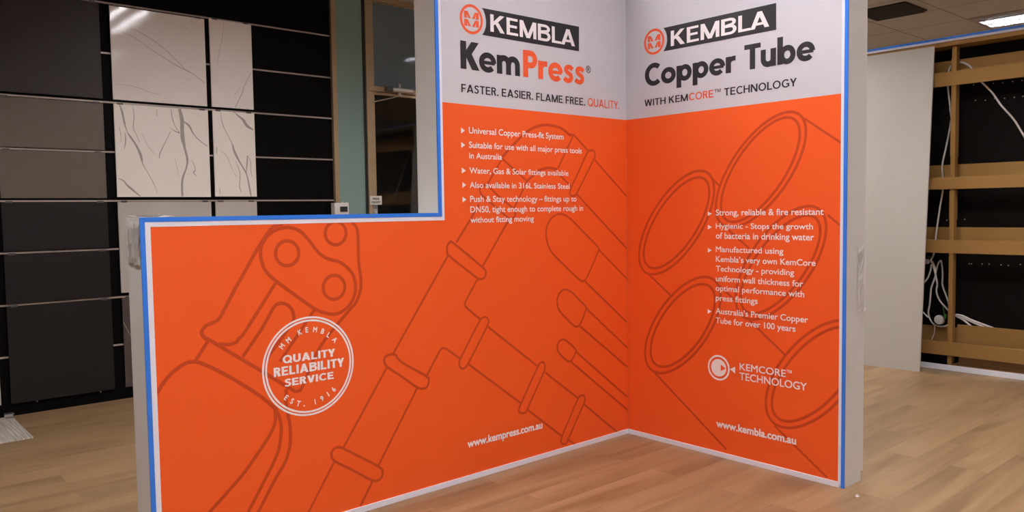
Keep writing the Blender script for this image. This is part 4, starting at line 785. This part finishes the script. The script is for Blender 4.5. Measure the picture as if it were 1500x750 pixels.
# ------------------------------------------------------------------ intercom, exit sign, exit button by the door
ic = empty('intercom', (-.166, 3.52, 1.40), 'white intercom box with small dark screen on bronze post beside frosted glass', 'intercom')
obj('housing', boxes((-.246, -.090, 3.455, 3.525, 1.36, 1.602), bev=.006), M['plastic_white'], ic)
obj('screen', boxes((-.186, -.106, 3.452, 3.456, 1.515, 1.566)), M['matte_black'], ic)
for x in (-.20, -.17, -.14): obj('button', boxes((x, x+.015, 3.45, 3.456, 1.40, 1.415), bev=.002), M['dark_steel'], ic)
for q in ((-.165, -.15, 3.46, 3.47, 1.60, 1.612), (-.118, -.10, 3.46, 3.47, 1.60, 1.607)): obj('latch_tab', boxes(q), M['plastic_white'], ic)
sg = empty('exit_sign', (.262, 3.527, 1.58), 'small white sign reading PRESS FOR EXIT on bronze door post', 'sign')
obj('plate', boxes((.194, .331, 3.524, 3.530, 1.582, 1.671), bev=.001), M['paper'], sg)
bm = bmesh.new()
lettering(bm, 'A', 'PRESS', .224, 1.632, .077, .020, 2.5, 0); lettering(bm, 'A', 'FOR EXIT', .211, 1.597, .103, .020, 2.5, 0)
for v in bm.verts: v.co.y += 3.5235
obj('lettering', bm, M['print_black'], sg)
eb = empty('exit_button', (.263, 3.54, 1.47), 'narrow metal exit button plate on door post under PRESS FOR EXIT sign', 'button')
obj('plate', boxes((.238, .288, 3.538, 3.545, 1.44, 1.580), bev=.001), M['steel'], eb)
bm = bmesh.new(); tube(bm, [(.263, 3.541, 1.51), (.263, 3.528, 1.51)], .014, 14); obj('push_button', bm, M['plastic_white'], eb)
for z in (1.545, 1.562, 1.47): obj('engraving', boxes((.246, .281, 3.5365, 3.5385, z, z+.008)), M['dark_steel'], eb)

# ------------------------------------------------------------------ open display unit on the right
UY0, UY1 = -2.12, .90
DU = empty('display_unit', (3.74, -.6, 0), 'open black display unit with brown board studs and rails, blue film along its top', 'display unit')
obj('back_board', boxes((3.83, 3.845, UY0, UY1, 0, 2.93)), M['unit_black'], DU)
for y, z in PEGS: obj('shelf_peg', boxes((3.826, 3.8305, y-.0045, y+.0045, z-.0045, z+.0045), bev=.0014), M['peg'], DU)
obj('top_trim', boxes((3.618, 3.85, UY0-.02, UY1+.02, 2.948, 2.985)), M['white_trim'], DU)
obj('blue_edge_film', boxes((3.613, 3.6182, UY0-.02, UY1+.02, 2.967, 2.987)), M['blue_film'], DU)
obj('top_beam', boxes((3.630, 3.83, UY0, UY1, 2.910, 2.948)), M['mdf'], DU)
obj('skirting', boxes((3.625, 3.64, UY0, UY1, 0, .047)), M['white_trim'], DU)
obj('base_board', boxes((3.64, 3.83, UY0, -.705, .0, .052), (3.815, 3.83, UY0, -.705, .052, .13)), M['mdf_dark'], DU)
for y in (-.68, .38, -1.95):
    obj('stud', boxes((3.665, 3.735, y-.018, y+.018, .02, 2.905), (3.66, 3.742, y-.020, y+.020, 1.93, 2.80), (3.66, 3.742, y-.020, y+.020, 1.36, 1.62), bev=.001), M['mdf'], DU)
for y in (UY0+.02, UY1-.02):
    obj('end_panel', boxes((3.64, 3.83, y-.02, y+.02, 0, 2.936)), M['cladding'], DU)
for z0, z1 in ((2.560, 2.685), (1.638, 1.745), (1.062, 1.180), (.130, .252)):
    obj('front_rail', boxes((3.648, 3.664, UY0+.04, UY1-.04, z0, z1), bev=.001), M['mdf'], DU)
for z0, z1 in ((2.690, 2.802), (1.745, 1.862), (1.175, 1.292), (.22, .402)):
    obj('back_rail', boxes((3.785, 3.803, UY0+.04, -.70, z0, z1), (3.785, 3.803, -.70, UY1-.04, z0, z1-.03 if z0 < 1 else z1), bev=.001), M['mdf'], DU)
# cream board leaning on the unit
bm = bmesh.new()
top, bot, n_ = [(3.628, .60, 2.930), (3.622, -.533, 2.920)], [(3.335, .60, 0), (3.398, -.533, 0)], Vector((-.018, 0, 0))
q = [Vector(bot[0]), Vector(bot[1]), Vector(top[1]), Vector(top[0])]
v0 = [bm.verts.new(p) for p in q]; v1 = [bm.verts.new(p+n_) for p in q]
bm.faces.new(v0); bm.faces.new(v1[::-1])
for i in range(4):
    f = bm.faces.new((v0[i], v0[(i+1) % 4], v1[(i+1) % 4], v1[i])); f.material_index = 1
bmesh.ops.recalc_face_normals(bm, faces=bm.faces)
tag(obj('leaning_board', bm, [M['board_cream'], M['board_edge']]), 'tall plain cream board leaning against left half of open display unit', 'board')

# cables and plugs inside the unit
def cable(yz, r, label, x=3.757, wob=.002, name='cable', mt='cable', group='loose cables in the display unit', seed=1):
    rr = random.Random(seed); P = [Vector((x+rr.uniform(-wob, wob), y, z)) for y, z in yz]
    bm = bmesh.new(); tube(bm, catmull(P, False, 6), r, 8)
    o = obj(name, bm, M[mt], smooth=True)
    return tag(o, label, 'cable', group)
LB = ['long white cable arching over the stud and hanging down beside it', 'white cable looping under the round white plug', 'white cable running from knot down to the stud behind plug',
      'white cable bent into a narrow upright loop beside the stud', 'short white cable curving down behind leaning board edge', 'short white cable end beside leaning board, low in unit', 'thin white wire hanging below the round plug', 'thin dark green wire rising from the round plug']
RAD = [.0078, .0078, .0078, .0074, .0074, .0065, .0032, .003]
for i, yz in enumerate(CABLES):
    if i == 0: yz = [(-1.98, 1.02), (-1.80, 1.22), (-1.52, 1.66)] + yz
    cable(yz, RAD[i], LB[i], x=3.757 + (.0, .004, -.005, .008, -.006, 0, -.008, .002)[i], seed=i+3, mt='cable_green' if i == 7 else 'cable')
LC = ['lowest of the three white cables lying on back rail', 'topmost of the three white cables lying on back rail', 'middle one of the three white cables lying on back rail']
for i, yz in enumerate(COIL):
    cable(yz, .0095, LC[i], x=(3.816, 3.814, 3.817)[i], group='white cables on the bottom back rail', seed=i+40)
pk = empty('round_plug', (3.757, -.560, .437), 'round white plug fitting hanging among cables beside the lower stud', 'plug')
bm = bmesh.new(); tube(bm, [(3.765, -.560, .437), (3.735, -.560, .437), (3.726, -.560, .437)], [.043, .043, .036], 24); obj('housing', bm, M['plastic_white'], pk, smooth=False)
bm = bmesh.new(); tube(bm, [(3.727, -.560, .437), (3.722, -.560, .437)], .016, 14); obj('cap', bm, M['paper'], pk)
bm = boxes((3.74, 3.765, -.615, -.600, .455, .49), bev=.003); obj('terminal', bm, M['cable_green'], pk); pk.children[-1]['label'] = 'green terminal'
pg = empty('plug', (3.757, -.445, .972), 'white plug at the cable knot beside leaning board edge', 'plug')
bm = bmesh.new(); tube(bm, [(3.757, -.425, .970), (3.757, -.450, .972), (3.757, -.462, .975)], [.024, .024, .012], 14); obj('housing', bm, M['plastic_white'], pg)
bm = boxes((3.745, 3.769, -.475, -.44, .995, 1.02), bev=.003); obj('strain_relief', bm, M['dark_steel'], pg)

bm = bmesh.new(); box(bm, -.075, -.052, -1.598, -1.584, 0, .003, bev=.0008); box(bm, -.062, -.048, -1.590, -1.580, .001, .006, bev=.0008)
tag(obj('plaster_chip', bm, M['plastic_white']), 'tiny white plaster chip on the floor in front of return wall end', 'chip')

# ------------------------------------------------------------------ ceiling: troffers and vent
def troffer(x, y, s, label):
    o = empty('ceiling_light', (x, y, CEIL), label, 'ceiling light', 'recessed fluorescent ceiling lights')
    W, Ln, z = .235, .71, CEIL
    obj('frame', boxes((x-.39, x-W, y-.785, y+.785, z-.012, z), (x+W, x+.39, y-.785, y+.785, z-.012, z), (x-W, x+W, y-.785, y-Ln, z-.012, z), (x-W, x+W, y+Ln, y+.785, z-.012, z)), M['light_frame'], o)
    obj('reflector', boxes((x-W, x+W, y-Ln, y+Ln, z-.003, z-.0005)), M['reflector'], o)
    e = M['tube'] if s == 1.0 else emit('fluorescent_tube', LAMP_COLOUR, LAMP*s)
    for dx in (-.12, .12):
        bm = bmesh.new(); box(bm, x+dx-.03, x+dx+.03, y-Ln+.02, y+Ln-.02, z-.012, z-.004)
        obj('lamp_tube', bm, e, o)
    bm = bmesh.new()
    for k in range(13):
        yy = y-Ln + 2*Ln*k/12; box(bm, x-W, x+W, yy-.002, yy+.002, z-.032, z-.013)
    for k in range(9):
        xx = x-W + 2*W*k/8; box(bm, xx-.002, xx+.002, y-Ln, y+Ln, z-.032, z-.013)
    obj('louver', bm, M['louver'], o)
    return o
TL = ['recessed louvred ceiling light beyond the open display unit, at top right', 'recessed ceiling light over the low wing, reflected in the marble tile', 'added unseen ceiling light nearest the inner corner of the orange walls', 'added unseen ceiling light in front of the long orange wall',
      'added unseen ceiling light right of the return wall', 'added unseen ceiling light farthest behind the viewer at left', 'added unseen ceiling light just ahead of open display unit', 'added unseen ceiling light behind the viewer',
      'added unseen ceiling light ahead of charcoal tiles at left', 'added unseen ceiling light far right of the display unit', 'added unseen ceiling light behind the return wall', 'added unseen ceiling light above the viewer', 'added unseen ceiling light just behind the free end of the return wall']
for (x, y, s), lb in zip(TROFFERS, TL): troffer(x, y, s, lb)
vt = empty('ceiling_vent', (5.24, .575, CEIL), 'square black louvred vent in the tiled ceiling above leaning board', 'vent')
obj('frame', boxes((4.95, 5.53, .285, .305, CEIL-.016, CEIL), (4.95, 5.53, .845, .865, CEIL-.016, CEIL), (4.95, 4.97, .305, .845, CEIL-.016, CEIL), (5.51, 5.53, .305, .845, CEIL-.016, CEIL)), M['vent'], vt)
obj('backing', boxes((4.97, 5.51, .305, .845, CEIL-.003, CEIL)), M['vent'], vt)
for k in range(9):
    x = 4.995 + k*.061
    bm = bmesh.new(); q = [(x, CEIL-.004), (x+.006, CEIL-.004), (x+.034, CEIL-.030), (x+.028, CEIL-.030)]
    a = [bm.verts.new((p[0], .305, p[1])) for p in q]; b = [bm.verts.new((p[0], .845, p[1])) for p in q]
    bm.faces.new(a); bm.faces.new(b[::-1])
    for i in range(4): bm.faces.new((a[i], b[i], b[(i+1) % 4], a[(i+1) % 4]))
    obj('slat', bm, M['vent'], vt)
